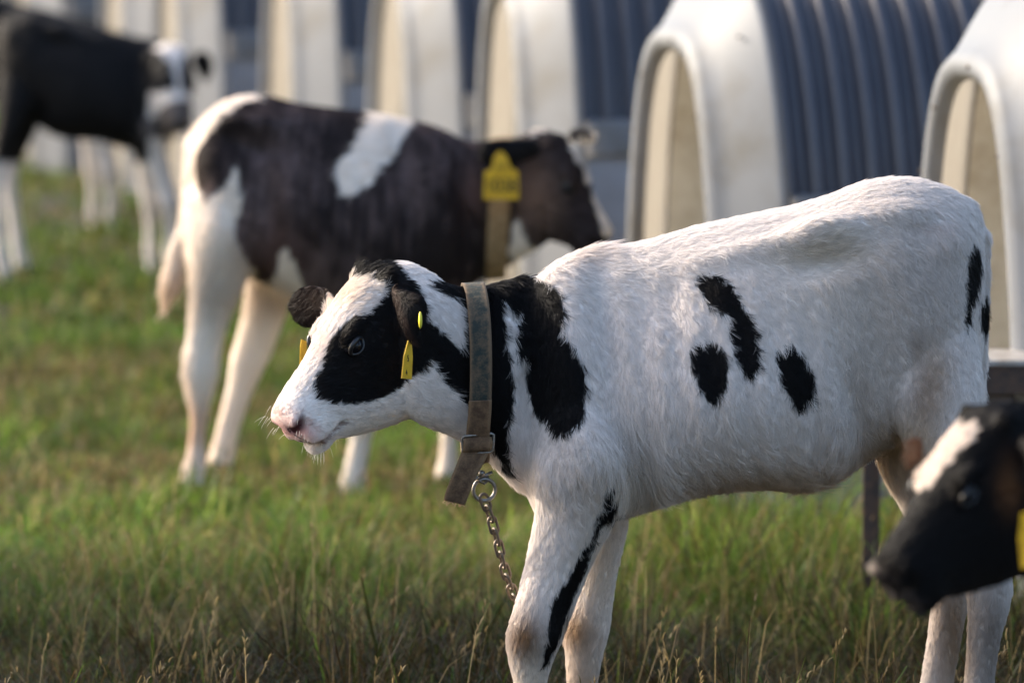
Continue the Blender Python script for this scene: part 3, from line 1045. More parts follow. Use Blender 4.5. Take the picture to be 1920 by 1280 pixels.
def coat_white(p, n, u, v):
    col = np.tile(WHITE, (len(p), 1))
    s, nn, l = H1.inv(p)
    s, nn = s.copy(), nn.copy()
    # soft warm marks in the hair: milk-tea stains on hip, thigh, belly, knees; painted warm shade on inner thigh and hind legs
    TAN, BRN, CRM = (.56, .43, .30), (.30, .18, .10), (.66, .56, .43)
    col = stain_or_shade(col, u, v, [(1530, 475, 90, 22, (.62, .50, .36), .65), (1600, 540, 150, 90, CRM, .35), (1750, 690, 34, 80, (.48, .34, .22), .75), (1730, 740, 22, 60, BRN, .55), (1715, 640, 14, 34, BRN, .5), (1730, 520, 130, 150, (.52, .45, .41), .6), (1640, 660, 60, 120, (.58, .50, .43), .45), (1560, 440, 40, 22, CRM, .4),  # broad rump patch: tan coat with vignette darkening put into the colour
                            (1400, 900, 170, 36, (.52, .38, .24), .75), (1180, 900, 60, 60, CRM, .6), (1500, 905, 90, 30, TAN, .8), (1690, 840, 80, 70, (.50, .36, .20), .85), (1740, 425, 40, 10, (.42, .30, .25), .4),
                            (984, 1192, 42, 50, (.20, .11, .05), 1.0), (1000, 1290, 40, 60, CRM, .8), (1080, 1175, 34, 36, (.34, .20, .09), .9), (1100, 1290, 50, 90, (.50, .37, .25), .75), (1120, 1060, 50, 100, CRM, .55),
                            (1790, 1190, 44, 170, (.27, .17, .09), .9), (1860, 1200, 40, 170, (.24, .18, .14), .8), (1850, 900, 60, 120, (.52, .44, .37), .5), (720, 800, 110, 30, CRM, .45), (640, 548, 55, 34, (.70, .56, .44), .75), (600, 640, 20, 50, (.70, .56, .48), .5), (1090, 480, 60, 22, (.70, .58, .50), .4)])
    # muzzle skin
    m = np.clip((s - 298 - np.abs(l) * .1) / 30, 0, 1) * (nn > -20) * (s < 420)
    lip = np.clip((s - 330) / 20, 0, 1) * (np.abs(l) < 60) * (s < 420)
    col += (np.array([.68, .52, .47]) - col) * (m * .7)[:, None] * (nn < 96)[:, None]
    nose = .9 * np.exp(-(((s - 338) / 17) ** 2 + ((nn - 46) / 24) ** 2)) * (np.abs(l) < 62)
    col += (PINK * np.array([1.0, .86, .9]) - col) * np.clip(nose * 1.1, 0, 1)[:, None]
    for sg in (1, -1):
        ds, dn = s - 334, nn - 42
        d = ((ds * .8 + dn * .6) / 22) ** 2 + ((-ds * .6 + dn * .8) / 9) ** 2
        w = np.exp(-d ** 1.5) * (l * sg > 10) * 1.3
        col += (np.array([.10, .028, .035]) - col) * np.clip(w * 1.1, 0, 1)[:, None]
    ml = np.exp(-((nn - 96 - (325 - s) * .20) / 5.0) ** 2) * (s > 274) * (s < 365)
    col += (np.array([.22, .12, .09]) - col) * (ml * .8)[:, None]
    jb = jag1(p) * .6 + jag2(p) * .8
    bw = np.zeros(len(p))
    far = (l < -4) & (s > 60) & (s < 400) & (np.abs(nn - 110) < 150)
    for i, poly in enumerate(PATCH):
        d = poly_dist(u, v, poly) + jb * 1.6
        inside = np.clip(.5 - d / 3.0, 0, 1)
        if i in FORELEG:
            inside = inside * (p[:, 1] < Y1 - .015)
        bw = np.maximum(bw, inside)
    # the side of the face turned away mirrors the marks about the blaze
    cheek = np.clip((np.abs(l) - 46 - jb * 3) / 4, 0, 1) * (s > 165) * (s < 262) * (nn < 190 - (s - 60) * .35) * (nn > -30)
    bw = np.where(far, np.maximum(bw * (u > 640), cheek), bw)
    for i, poly in enumerate(EAR_POLYS):
        d = poly_dist(u, v, poly)
        near = p[:, 1] < Y1 - .150 if i == 0 else p[:, 1] > Y1 - .055
        bw = np.maximum(bw, (d < 0) * near)
    # small dark freckles on the nose
    fr = np.zeros(len(p))
    for (fs, fn, fl, frr) in ((372, 58, 14, 4.5), (374, 64, 20, 5.5), (374, 72, 28, 6), (370, 80, 34, 6.5), (364, 88, 40, 7), (366, 60, 30, 4.5), (372, 38, 14, 4), (370, 48, 22, 4), (374, 76, 10, 6), (368, 84, 22, 6)):
        fr = np.maximum(fr, np.exp(-(((s - fs + 28) / 9) ** 2 + ((nn - fn) / frr) ** 2 + ((l - fl) / frr) ** 2) * 1.2))
    bw = np.maximum(bw, np.clip(fr * 1.6 - .3, 0, 1))
    blk = np.tile(BLACK, (len(p), 1))
    rim = (u - 738) - (v - 545) * .36
    brown = 1.1 * np.exp(-(rim / 7) ** 2) * (v > 540) * (v < 648) * (p[:, 1] < Y1 - .14) + .8 * np.exp(-(((u - 585) / 40) ** 2 + ((v - 560) / 40) ** 2)) * (u < 620)
    blk = blk + np.clip(brown, 0, 1)[:, None] * np.array([.030, .014, .008])
    rust = np.clip(jag3(p) * .5, 0, 1) * .5 * (u < 860)
    blk = blk + rust[:, None] * np.array([.012, .004, .001])
    return col + (blk - col) * bw[:, None]


FLOW1 = idw([(525, 770, .4, -.9), (560, 700, .5, -.85), (610, 620, .5, -.9), (650, 545, .75, -.6), (660, 520, 1, -.1), (700, 512, 1, .05), (640, 700, .8, -.35), (690, 720, 1, .1), (660, 790, 1, .1), (740, 780, .95, .15), (600, 820, 1, .2),
             (740, 640, .9, .5), (790, 560, .9, .5), (830, 590, .7, .7), (830, 700, .8, .5), (850, 800, .7, .6), (940, 560, .3, 1), (940, 700, .1, 1), (940, 830, .2, 1), (1010, 540, .6, .6), (1050, 650, .1, 1), (1040, 780, .15, 1),
             (1050, 900, .0, 1), (985, 900, .4, .9), (1120, 500, .9, .35), (1150, 650, .45, .9), (1170, 850, .35, .95), (1250, 450, 1, .25), (1270, 600, .5, .85), (1300, 760, .3, .95), (1300, 890, .35, .9), (1420, 420, 1, .25), (1430, 560, .55, .8),
             (1430, 720, .35, .95), (1430, 880, .55, .8), (1560, 400, .9, .1), (1540, 460, .9, -.2), (1560, 560, .4, .9), (1560, 720, .25, .97), (1600, 830, .2, 1), (1660, 360, .95, .3), (1700, 480, .7, .7), (1700, 650, .5, .9), (1800, 480, .4, .9),
             (1800, 700, .1, 1), (1700, 820, .1, 1), (1000, 1050, -.15, 1), (1000, 1200, 0, 1), (1100, 1100, -.1, 1), (1100, 1300, 0, 1), (1000, 1400, 0, 1), (1780, 1100, 0, 1), (1800, 1300, 0, 1), (760, 600, .3, 1), (575, 575, -.8, .4)], 3.2)


def len_white(u, v, p, n):
    L = np.full(len(u), .0155)
    s, nn, l = H1.inv(p)
    face = np.clip((830 - u) / 60, 0, 1)
    L = L * (1 - face) + .0085 * face
    L = np.where((s > 282) & (s < 420) & (nn < 170), .0045 + .001 * np.clip(nn / 60, 0, 2), L)
    L = np.where((s > 322) & (nn > 14) & (nn < 86) & (s < 420), .0016, L)
    for sg in (1, -1):
        d = (((s - 334) * .8 + (nn - 42) * .6) / 20) ** 2 + ((-(s - 334) * .6 + (nn - 42) * .8) / 9) ** 2
        L = np.where((d < 1) & (l * sg > 10) & (s < 420), 0, L)
    L += .018 * np.exp(-(((u - 1400) / 260) ** 2 + ((v - 905) / 40) ** 2)) + .020 * np.exp(-(((u - 1500) / 50) ** 2 + ((v - 925) / 22) ** 2))
    L += .022 * np.exp(-(((u - 1190) / 50) ** 2 + ((v - 850) / 80) ** 2)) + .012 * np.exp(-(((u - 1600) / 60) ** 2 + ((v - 800) / 80) ** 2))
    L += .010 * np.exp(-(((u - 680) / 60) ** 2 + ((v - 512) / 22) ** 2)) + .012 * np.exp(-(((u - 1110) / 60) ** 2 + ((v - 468) / 14) ** 2)) + .010 * np.exp(-(((u - 742) / 12) ** 2 + ((v - 590) / 24) ** 2))
    L += .006 * np.exp(-(((u - 960) / 50) ** 2 + ((v - 930) / 60) ** 2))
    legs = np.clip((v - 1000) / 60, 0, 1)
    L = L * (1 - legs) + .0095 * legs
    L = np.where((v > 1490), 0, L)
    L = np.where((u > 728) & (u < 806) & (v > 534) & (v < 646) & (p[:, 1] < Y1 - .15) | (u < 622) & (p[:, 1] > Y1 - .06), .0075, L)
    # nothing grows out of the eye
    L = np.where(((s - EYE[0]) / 25) ** 2 + ((nn - EYE[1]) / 19) ** 2 < 1, .0008, L)
    return L


def skip_white(u, v, p, n):
    mid = 886 + 14 * np.sin(np.clip((v - 540) / 300, 0, 1) * math.pi)
    return (np.abs(u - mid) < 19) & (v > 500) & (v < 870)


def whiskers():
    r = np.random.default_rng(5)
    pts, rad, col = [], [], []
    for i in range(110):
        chin = i < 74
        if chin:
            s, n, l = r.uniform(288, 340), r.uniform(100, 124), r.uniform(-30, 38)
            d = H1.D * r.uniform(.05, .7) + np.array([0, 0, -1.0]) * r.uniform(.7, 1.2) + H1.L * (l / 60 + r.normal(0, .2))
            L = r.uniform(.008, .022)
        else:
            s, n, l = r.uniform(310, 345), r.uniform(14, 86), r.choice([-1, 1]) * r.uniform(36, 52)
            d = H1.D * r.uniform(.6, 1.3) + np.array([0, 0, 1.0]) * r.normal(-.1, .4) + H1.L * np.sign(l) * r.uniform(.3, .9)
            L = r.uniform(.008, .018)
        d /= np.linalg.norm(d)
        a = H1.p(s, n, l)
        g = np.array([0, 0, -.25]) * L
        pts.append([a, a + d * L * .33 + g * .1, a + d * L * .66 + g * .4, a + d * L + g])
        rad.append(np.array([1, .8, .6, .25]) * .00024)
        col.append((.78, .74, .66))
    return np.array(pts), np.array(rad), np.array(col)


def dens1(c, n):
    u, v = UV(c)
    return np.where(n[:, 1] < .25, 1.0, .25) * np.where(v > 1320, .2, 1.0)


make_calf('calf', 'young white calf with black cheek, neck band and flank spots, wearing the collar', Y1, ident, ident, 1.0, H1, coat_white, FLOW1, 420000, len_white, .00030, .0048, seed=1, skip=skip_white, density=dens1, extra=whiskers())

# -- dark calf in the middle ----------------------------------------------------------------------------
Y2 = 12.2
T2 = [(352, 290, 360, 430, .045, .02), (372, 232, 392, 470, .105, .02), (418, 192, 432, 500, .148, .015, 0, .9), (480, 178, 490, 530, .165, .01, .02, .9), (560, 195, 565, 575, .175, .0, .08, .92), (640, 206, 645, 595, .182, .0, .14, .92),
      (715, 214, 715, 595, .176, .0, .16, .92), (780, 228, 780, 580, .150, .0, .2, .92), (835, 246, 838, 570, .125, .0, .15, .95), (880, 268, 885, 540, .085, .0, .0, 1)]
N2 = [(800, 250, 820, 540, .10, -.01), (860, 262, 880, 535, .085, -.02), (920, 266, 930, 510, .075, -.035), (980, 268, 985, 480, .070, -.05), (1030, 262, 1030, 450, .055, -.06), (1045, 285, 1045, 420, .03, -.06)]
L2N = [(350, 360, 490, 360, .075, -.05), (348, 440, 488, 440, .075, -.07), (352, 520, 462, 530, .060, -.075), (352, 590, 432, 600, .042, -.075), (346, 650, 416, 655, .034, -.075), (342, 690, 412, 700, .033, -.075), (352, 755, 396, 760, .023, -.075), (354, 815, 386, 818, .019, -.075), (346, 862, 388, 866, .025, -.075), (338, 905, 385, 908, .030, -.075), (334, 925, 388, 925, .032, -.075)]
L2F = [(440, 420, 560, 430, .055, .08), (455, 500, 560, 520, .05, .09), (458, 560, 540, 580, .042, .09), (445, 620, 520, 640, .034, .09), (430, 675, 498, 690, .030, .09), (425, 720, 478, 730, .026, .09), (408, 790, 452, 800, .022, .09), (396, 835, 442, 842, .026, .09), (384, 872, 440, 874, .03, .09)]
L2A = [(720, 480, 800, 480, .05, -.08), (700, 580, 780, 590, .045, -.085), (672, 690, 732, 690, .034, -.085), (655, 760, 712, 765, .034, -.085), (654, 830, 696, 832, .024, -.085), (640, 890, 686, 894, .026, -.085), (628, 945, 684, 948, .031, -.085)]
L2B = [(770, 480, 850, 480, .045, .08), (800, 600, 860, 600, .04, .08), (820, 700, 868, 700, .032, .08), (826, 760, 866, 760, .03, .08), (826, 820, 858, 822, .022, .08), (822, 860, 858, 862, .026, .08), (812, 898, 860, 900, .03, .08)]
TL2 = [(368, 232, 400, 262, .02, .0), (346, 262, 366, 270, .018, -.01), (341, 330, 359, 332, .015, -.02), (334, 410, 352, 414, .016, -.03), (318, 470, 346, 474, .024, -.035), (304, 520, 344, 522, .028, -.035), (302, 556, 326, 558, .016, -.035), (304, 580, 312, 580, .004, -.035)]
E2N = [(1010, 268, 1012, 290, .012, -.145), (990, 262, 990, 298, .014, -.16), (960, 262, 962, 312, .013, -.175), (932, 262, 932, 316, .011, -.185), (912, 268, 910, 306, .008, -.19), (902, 278, 902, 294, .004, -.19)]
E2F = [(1070, 248, 1072, 268, .012, .02), (1090, 244, 1092, 266, .012, .05), (1108, 250, 1106, 268, .008, .075), (1118, 260, 1116, 268, .004, .09)]
H2 = Head(P(1052, 254, Y2 - .07), math.radians(60), math.radians(24), 1, .93)
B2 = [smooth_closed(q, 3) for q in (
    [(366, 330), (372, 285), (400, 238), (450, 200), (520, 182), (600, 185), (692, 200), (668, 262), (640, 300), (632, 345), (650, 362), (690, 352), (715, 320), (750, 275), (780, 232), (830, 230), (900, 250), (1000, 250), (1060, 240), (1115, 240),
     (1108, 256), (1072, 262), (1074, 290), (1096, 330), (1116, 370), (1128, 420), (1142, 470), (1120, 520), (1060, 520), (1035, 500), (1012, 468), (985, 448), (972, 410), (962, 420), (958, 470), (965, 520), (920, 560), (840, 575), (740, 560), (700, 550), (690, 530), (660, 560), (620, 592), (585, 570), (560, 520), (545, 470), (525, 470), (520, 510), (495, 528), (470, 500), (440, 430), (455, 380), (440, 320), (420, 350), (385, 372)],)]


def coat_dark(p, n, u, v):
    col = np.tile(WHITE * np.array([1, .97, .91]), (len(p), 1))
    col = stain_or_shade(col, u, v, [(365, 800, 40, 70, (.60, .38, .24), .8), (318, 545, 30, 50, (.68, .50, .34), .7), (400, 545, 60, 70, (.45, .36, .28), .6), (470, 470, 40, 50, (.5, .34, .24), .6), (500, 560, 80, 40, (.52, .42, .34), .6)])
    jb = jag1(p) * 2.2 + jag3(p) * 2.5
    bw = np.zeros(len(p))
    for q in B2:
        d = poly_dist(u, v, q) + jb
        bw = np.maximum(bw, np.clip(.5 - d / 4, 0, 1))
    bw *= ~((p[:, 1] > Y2 + .03) & (v > 560))
    d = poly_dist(u, v, smooth_closed([(898, 270), (930, 256), (1012, 258), (1016, 300), (930, 322), (900, 300)], 2))
    ear = (d < 0) & (p[:, 1] < Y2 - .12)
    bw = np.maximum(bw, ear)
    blk = np.tile(np.array([.026, .018, .0175]), (len(p), 1))
    brown = np.clip(jag4(p) * .32 + .12 + .22 * jag5(p * np.array([1, 1, .35])) + .60 * np.exp(-((u - 520) / 110) ** 2 - ((v - 400) / 110) ** 2) + .35 * np.exp(-((u - 770) / 40) ** 2 - ((v - 400) / 120) ** 2), 0, 1.2)  # flank blob: sun sheen on the hair put into the colour
    blk = blk + brown[:, None] * np.array([.125, .088, .084])
    blk = stain_or_shade(blk, u, v, [(1010, 370, 45, 60, (.20, .13, .10), .9), (1090, 400, 20, 60, (.03, .02, .02), .8), (890, 365, 22, 44, (.15, .09, .08), .8), (935, 440, 20, 60, (.16, .09, .035), .7), (520, 480, 60, 60, (.10, .05, .04), .7)])
    blk[ear] = BLACK
    return col + (blk - col) * bw[:, None]


FLOW2 = idw([(400, 220, -.9, .4), (550, 220, -1, .2), (700, 230, -1, .2), (500, 400, -.5, .9), (650, 450, -.45, .9), (800, 400, -.4, .9), (950, 380, -.5, .8), (1050, 380, -.6, -.4), (1100, 300, -.6, -.7), (380, 700, 0, 1), (470, 700, 0, 1), (320, 500, -.2, 1), (660, 850, 0, 1), (840, 800, 0, 1), (930, 290, -1, .2)])


def len_dark(u, v, p, n):
    L = np.full(len(u), .014)
    L = np.where(u > 960, .009, L)
    return np.where((u < 350) & (v > 430), .035, np.where(v > 600, .01, L))


make_calf('calf', 'dark brown calf with white saddle patch and white legs, standing behind the white calf', Y2, ident, ident, 1.0, H2, coat_dark, FLOW2, 60000, len_dark, .0006, .007, T2, N2, (L2N, L2F, L2A, L2B), TL2, E2N, E2F,
          [(462, 236, 60, 16, 0, .022), (480, 275, 60, 20, .1, -.014), (400, 300, 34, 60, 0, .014), (830, 400, 40, 120, .1, .018), (760, 380, 22, 110, .1, -.012), (560, 420, 90, 80, 0, .012), (500, 380, 26, 90, .1, -.014),
           (420, 420, 40, 70, 0, .012), (880, 400, 30, 100, 0, -.010)] + [(600 + 34 * i, 420, 9, 80, .1, .004) for i in range(5)], seed=2, smooth=8,
          density=lambda c, n: np.where(n[:, 1] < .25, 1.0, .3))


# -- black calf close by at the lower corner ---------------------------------------------------------------
def mapping(u0, v0, u1, v1, ku, kv):
    def M(u, v):
        return u1 + (u - u0) * ku, v1 + (v - v0) * kv

    def Mi(u, v):
        return u0 + (u - u1) / ku, v0 + (v - v1) / kv
    return M, Mi


Y3 = 6.45
M3, M3i = mapping(690, 499, 1836, 766, 1.13, 1.13)
H3 = Head(P(1836, 762, Y3 - .085), math.radians(51), math.radians(31), -1, .86)
BLZ = smooth_closed([(1752, 780), (1772, 800), (1826, 796), (1818, 824), (1788, 856), (1758, 896), (1722, 926), (1704, 910), (1698, 880), (1708, 840), (1730, 800)], 3)


def coat_black3(p, n, u, v):
    col = np.tile(BLACK, (len(p), 1))
    s, nn, l = H3.inv(p)
    uu, vv = UV(p)
    d = poly_dist(uu, vv, BLZ) + jag1(p) * 2.5
    w = np.clip(.5 - d / 4, 0, 1) * (np.abs(l) < 66)
    w = np.maximum(w, .8 * np.exp(-((uu - 1634) / 15) ** 2 - ((vv - 1076) / 9) ** 2) + .7 * np.exp(-((uu - 1652) / 13) ** 2 - ((vv - 1122) / 9) ** 2))  # white spots: sun glints on wet nose and lip put into the coat
    col += (np.array([.72, .62, .54]) - col) * w[:, None]
    br = np.exp(-(((uu - 1885) / 24) ** 2 + ((vv - 905) / 50) ** 2)) * .9
    col += (np.array([.17, .075, .03]) - col) * br[:, None]
    ms = np.clip((s - 330) / 30, 0, 1) * (s < 420)
    col += (np.array([.10, .09, .10]) - col) * (ms * .7)[:, None]
    far = (uu < 1730) & (vv < 880) & (l < -75)
    col[far] = (.10, .05, .03)
    col = np.where((M3(u, v)[1] > 1500)[:, None], WHITE[None] * .8, col)
    return col


E3F = [(*M3i(a, b), *M3i(c, d), w, y) for (a, b, c, d, w, y) in [(1728, 826, 1728, 862, .008, -.03), (1718, 824, 1718, 868, .008, -.02), (1708, 830, 1709, 872, .007, -.01), (1702, 842, 1703, 866, .004, .0)]]
E3N = [(a[0] + 22, a[1] + 8, a[2] + 26, a[3] + 12, a[4], a[5]) for a in EAR_N]
make_calf('calf', 'black calf with a white forehead blaze, only its blurred head showing', Y3, M3, M3i, .87, H3, coat_black3, FLOW1, 60000, lambda u, v, p, n: np.where(u < 830, .009, .015), .00045, .006,
          ear_n=E3N, ear_f=E3F, seed=3, smooth=8, density=lambda c, n: np.where(UV(c)[0] < 1990, 1.0, .05) * np.where(n[:, 1] < .3, 1, .3))


# -- black calf far off ------------------------------------------------------------------------------------
def far_calf(name, label, Y0, u_front, v_front, ku, kv, poll, pitch, yaw, facing, neck, seed, white_front, ears):
    M, Mi = mapping(1000, 1200, u_front, v_front, ku, kv)
    H = Head(P(poll[0], poll[1], Y0 - .15), pitch, yaw, facing, .95)

    def coat(p, n, u, v):
        col = np.tile(BLACK * .9, (len(p), 1))
        s, nn, l = H.inv(p)
        wl = (v > 1010) | (white_front & (u < 1130) & (v > 720) & (s < 0) | (white_front & (v > 700) & (u < 1100)))
        col[wl] = WHITE * .8
        head_ = (s > -70) & (s < 420) & (np.abs(l) < 120) & (nn > -40) & (nn < 260) & (v < 900)
        if white_front:
            col[head_ & (np.abs(l) < 12 + 46 * np.clip(1 - s / 80, 0, 1)) & (nn < 140)] = WHITE * .85
            col[head_ & (s > 230)] = np.array([.10, .085, .08])
        return col
    inv = idw([(1400, 600, .3, 1), (1000, 1200, 0, 1)])
    return make_calf(name, label, Y0, M, Mi, .95, H, coat, inv, 12000, lambda u, v, p, n: np.full(len(u), .012), .0011, .011, neck=neck, ear_n=ears[0], ear_f=ears[1], ears_M=ident, ear_Y=Y0, seed=seed, smooth=5)


def near_map(rows, M):
    out = []
    for r in rows:
        a = M(r[0], r[1])
        b = M(r[2], r[3])
        out.append((*a, *b, *r[4:]))
    return out


Y4, KU, KV = 17.7, -.385, .425
M4, M4i = mapping(1000, 1200, 318, 384, KU, KV)
n4 = [(*M4i(u, v), *M4i(u2, v2), w, y) for (u, v, u2, v2, w, y) in [(240, 110, 250, 250, .08, -.02), (285, 105, 288, 262, .095, -.05), (318, 105, 312, 250, .085, -.10), (334, 112, 330, 205, .05, -.13)]]
e4n = [(364, 100, 362, 122, .012, -.16), (380, 96, 372, 136, .012, -.15), (394, 104, 380, 150, .010, -.14), (400, 126, 388, 156, .006, -.13)]
e4f = [(292, 104, 294, 124, .012, -.14), (278, 100, 286, 138, .012, -.12), (266, 110, 276, 150, .010, -.10), (260, 130, 268, 154, .006, -.09)]
far_calf('calf', 'far black calf with a white face and white chest, standing before the hutches', Y4, 318, 384, KU, KV, (326, 92), math.radians(62), math.radians(74), 1, n4, 4, True, (e4n, e4f))

Y5 = 19.6
M5, M5i = mapping(1000, 1200, 206, 322, -.34, .385)
n5 = [(*M5i(u, v), *M5i(u2, v2), w, y) for (u, v, u2, v2, w, y) in [(165, 60, 165, 190, .09, .0), (195, 55, 200, 190, .085, 0), (225, 70, 230, 180, .07, .02), (240, 90, 242, 160, .04, .02)]]
e5n = [(232, 75, 232, 88, .02, -.14), (218, 72, 218, 90, .02, -.15), (206, 78, 206, 92, .012, -.16)]
e5f = [(252, 75, 252, 88, .02, .1), (262, 72, 262, 90, .02, .12), (272, 78, 272, 92, .012, .13)]
far_calf('calf', 'far plain black calf half hidden behind the white faced black calf', Y5, 206, 322, -.34, .385, (246, 66), math.radians(60), math.radians(10), 1, n5, 5, False, (e5n, e5f))

# ------------------------------------------------------------------ collar
def ribbon(rows, Y0, thick, name, mat, parent, base, k=5, n=9):
    """a flat strap through rows of (left u, v, right u, v, depth left, depth right)"""
    r = catmull(rows, k)
    A, B = P(r[:, 0], r[:, 1], Y0 + r[:, 4]), P(r[:, 2], r[:, 3], Y0 + r[:, 5])
    return strap(A, B, thick, name, mat, parent, base, n)


def strap(A, B, thick, name, mat, parent, base, n=9, closed=False):
    m = len(A)
    t = np.gradient((A + B) / 2, axis=0)
    nn = np.cross(t, B - A)
    nn /= np.linalg.norm(nn, axis=1)[:, None] + 1e-9
    w = np.linspace(0, 1, n)
    top = A[:, None] + (B - A)[:, None] * w[None, :, None] + nn[:, None] * thick / 2
    bot = A[:, None] + (B - A)[:, None] * w[None, ::-1, None] - nn[:, None] * thick / 2
    ring = np.concatenate([top, bot], 1)
    k = ring.shape[1]
    v = ring.reshape(-1, 3) - base
    f = []
    for i in range(m if closed else m - 1):
        j = (i + 1) % m
        for q in range(k):
            l = (q + 1) % k
            f.append((i * k + q, i * k + l, j * k + l, j * k + q))
    if not closed:
        f.append(tuple(range(k - 1, -1, -1)))
        f.append(tuple(range((m - 1) * k, m * k)))
    me = mesh_np(name, v, f)
    e = np.abs(np.concatenate([w, w[::-1]]) - .5) * 2
    a = me.attributes.new('edge', 'FLOAT', 'POINT')
    a.data.foreach_set('value', np.tile(np.clip((e - .55) / .45, 0, 1) ** 1.5, m).astype(np.float32))
    o = link(name, me, parent, (mat,))
    return o


cb = P(895, 840, Y1 - .09)
collar = empty('collar', cb, 'worn green and brown webbing collar round the white calf neck', 'collar')
ang = np.linspace(0, 2 * math.pi, 72, endpoint=False)
Ar, Br = [], []
for a in ang:
    c, s = math.cos(a), math.sin(a)
    vv = 690 - 157 * c
    mid = 886 + (16 if s < 0 else -6) * abs(s)
    yy = Y1 - .058 + .0775 * s * (1 - .08 * c)
    hw = 20.5
    Ar.append(P(mid - hw, vv, yy + .002))
    Br.append(P(mid + hw, vv + (2 if c < 0 else -2), yy - .002 if s < 0 else yy + .002))
strap(np.array(Br), np.array(Ar), .0042, 'neck_band', M_WEB, collar, cb, 11, True)
# wrapped lower half, brown
rows = []
ribbon([(879, 752, 922, 750, -.1400, -.1440), (878, 776, 921, 775, -.1375, -.1415), (875, 800, 919, 800, -.132, -.136), (873, 824, 918, 824, -.122, -.126)], Y1, .004, 'band_overlap', M_WEB2, collar, cb)
ribbon([(870, 822, 922, 820, -.126, -.128), (869, 832, 922, 830, -.133, -.134), (868, 842, 920, 840, -.132, -.133), (868, 848, 918, 845, -.124, -.124)], Y1, .0045, 'fold', M_WEB2, collar, cb)
ribbon([(866, 846, 919, 842, -.126, -.124), (860, 860, 908, 866, -.134, -.134), (851, 882, 894, 892, -.140, -.140), (842, 905, 884, 915, -.142, -.142), (835, 924, 876, 935, -.141, -.141), (832, 936, 872, 946, -.139, -.139)], Y1, .0045, 'loose_end', M_WEB2, collar, cb)
ribbon([(886, 846, 919, 842, -.112, -.112), (882, 864, 918, 852, -.108, -.108), (878, 876, 917, 864, -.100, -.100)], Y1, .004, 'keeper_loop', M_WEB2, collar, cb)
mb = MB()
q = [(866, 818), (868, 852), (924, 847), (926, 812)]
pp = np.array([P(a, b, Y1 - .128) for a, b in q])
path = []
for i in range(4):
    for t in np.linspace(.08, .92, 5):
        path.append(pp[i] * (1 - t) + pp[(i + 1) % 4] * t)
mb.tube(np.array(path), .0021, 8, True)
mb.build('buckle', M_STEEL, collar, off=cb)
fr = MB()
r = np.random.default_rng(3)
for i in range(22):
    t = r.uniform()
    a = P(832 + 40 * t, 937 + 10 * t, Y1 - .139)
    d = np.array([r.normal(0, .5), r.normal(0, .3), -r.uniform(.3, 1)])
    d *= r.uniform(.003, .009)
    fr.tube([a, a + d * .5 + r.normal(0, .0006, 3), a + d], [.0005, .0004, .0002], 4)
fr.build('frayed_threads', simple('frayed_thread', (.42, .25, .16), .8), collar, off=cb)

c2 = P(945, 500, Y2 - .08)
collar2 = empty('collar', c2, 'tan webbing collar round the neck of the dark brown calf', 'collar')
Ar, Br = [], []
for a in np.linspace(0, 2 * math.pi, 60, endpoint=False):
    c, sn = math.cos(a), math.sin(a)
    yy = Y2 - .035 + .094 * sn
    Ar.append(P(916 + 6 * c, 393 - 132 * c, yy))
    Br.append(P(955 + 6 * c, 390 - 132 * c, yy))
strap(np.array(Br), np.array(Ar), .005, 'neck_band', simple('tan_webbing', (.20, .12, .05), .8, col2=(.30, .20, .10), scale=40), collar2, c2, 9, True)

# ------------------------------------------------------------------ tether chain
ch = empty('tether_chain', P(908, 918, Y1 - .10), 'rusty tether chain with steel ring hanging from the collar', 'chain')
cbase = np.array(ch.location)
mb = MB()
ang = np.linspace(0, 2 * math.pi, 40, endpoint=False)
c0 = P(908, 918, Y1 - .10)
R = .0158
mb.tube(np.stack([c0[0] + R * np.cos(ang), c0[1] + .25 * R * np.cos(ang), c0[2] + R * np.sin(ang)], -1), .0030, 10, True)
mb.build('ring', M_STEEL, ch, off=cbase)
mb = MB()
y = Y1 - .10
mb.tube([P(878, 897, y - .012), P(890, 897, y - .008), P(900, 893, y - .003), P(912, 890, y + .002), P(922, 885, y + .006)], .0024, 8)
v_, f_ = ellipsoid(P(903, 887, y - .006), (.0052, .0050, .0048), 12, 8)
mb.add(v_, f_)
mb.tube([P(896, 895, y - .004), P(900, 903, y - .006), P(908, 906, y - .006), P(914, 901, y), P(914, 892, y + .002)], .0022, 8)
mb.build('shackle', M_STEEL, ch, off=cbase)


def link_mesh():
    mb_ = MB()
    L_, r_ = .0066, .0064
    pts = []
    for a in np.linspace(-math.pi / 2, math.pi / 2, 9):
        pts.append((r_ * math.sin(a), 0, L_ + r_ * math.cos(a)))
    for a in np.linspace(math.pi / 2, 3 * math.pi / 2, 9):
        pts.append((r_ * math.sin(a), 0, -L_ + r_ * math.cos(a)))
    mb_.tube(pts, .00235, 8, True)
    me_ = mesh_np('link', np.array(mb_.v), mb_.f)
    me_.materials.append(M_RUST)
    return me_


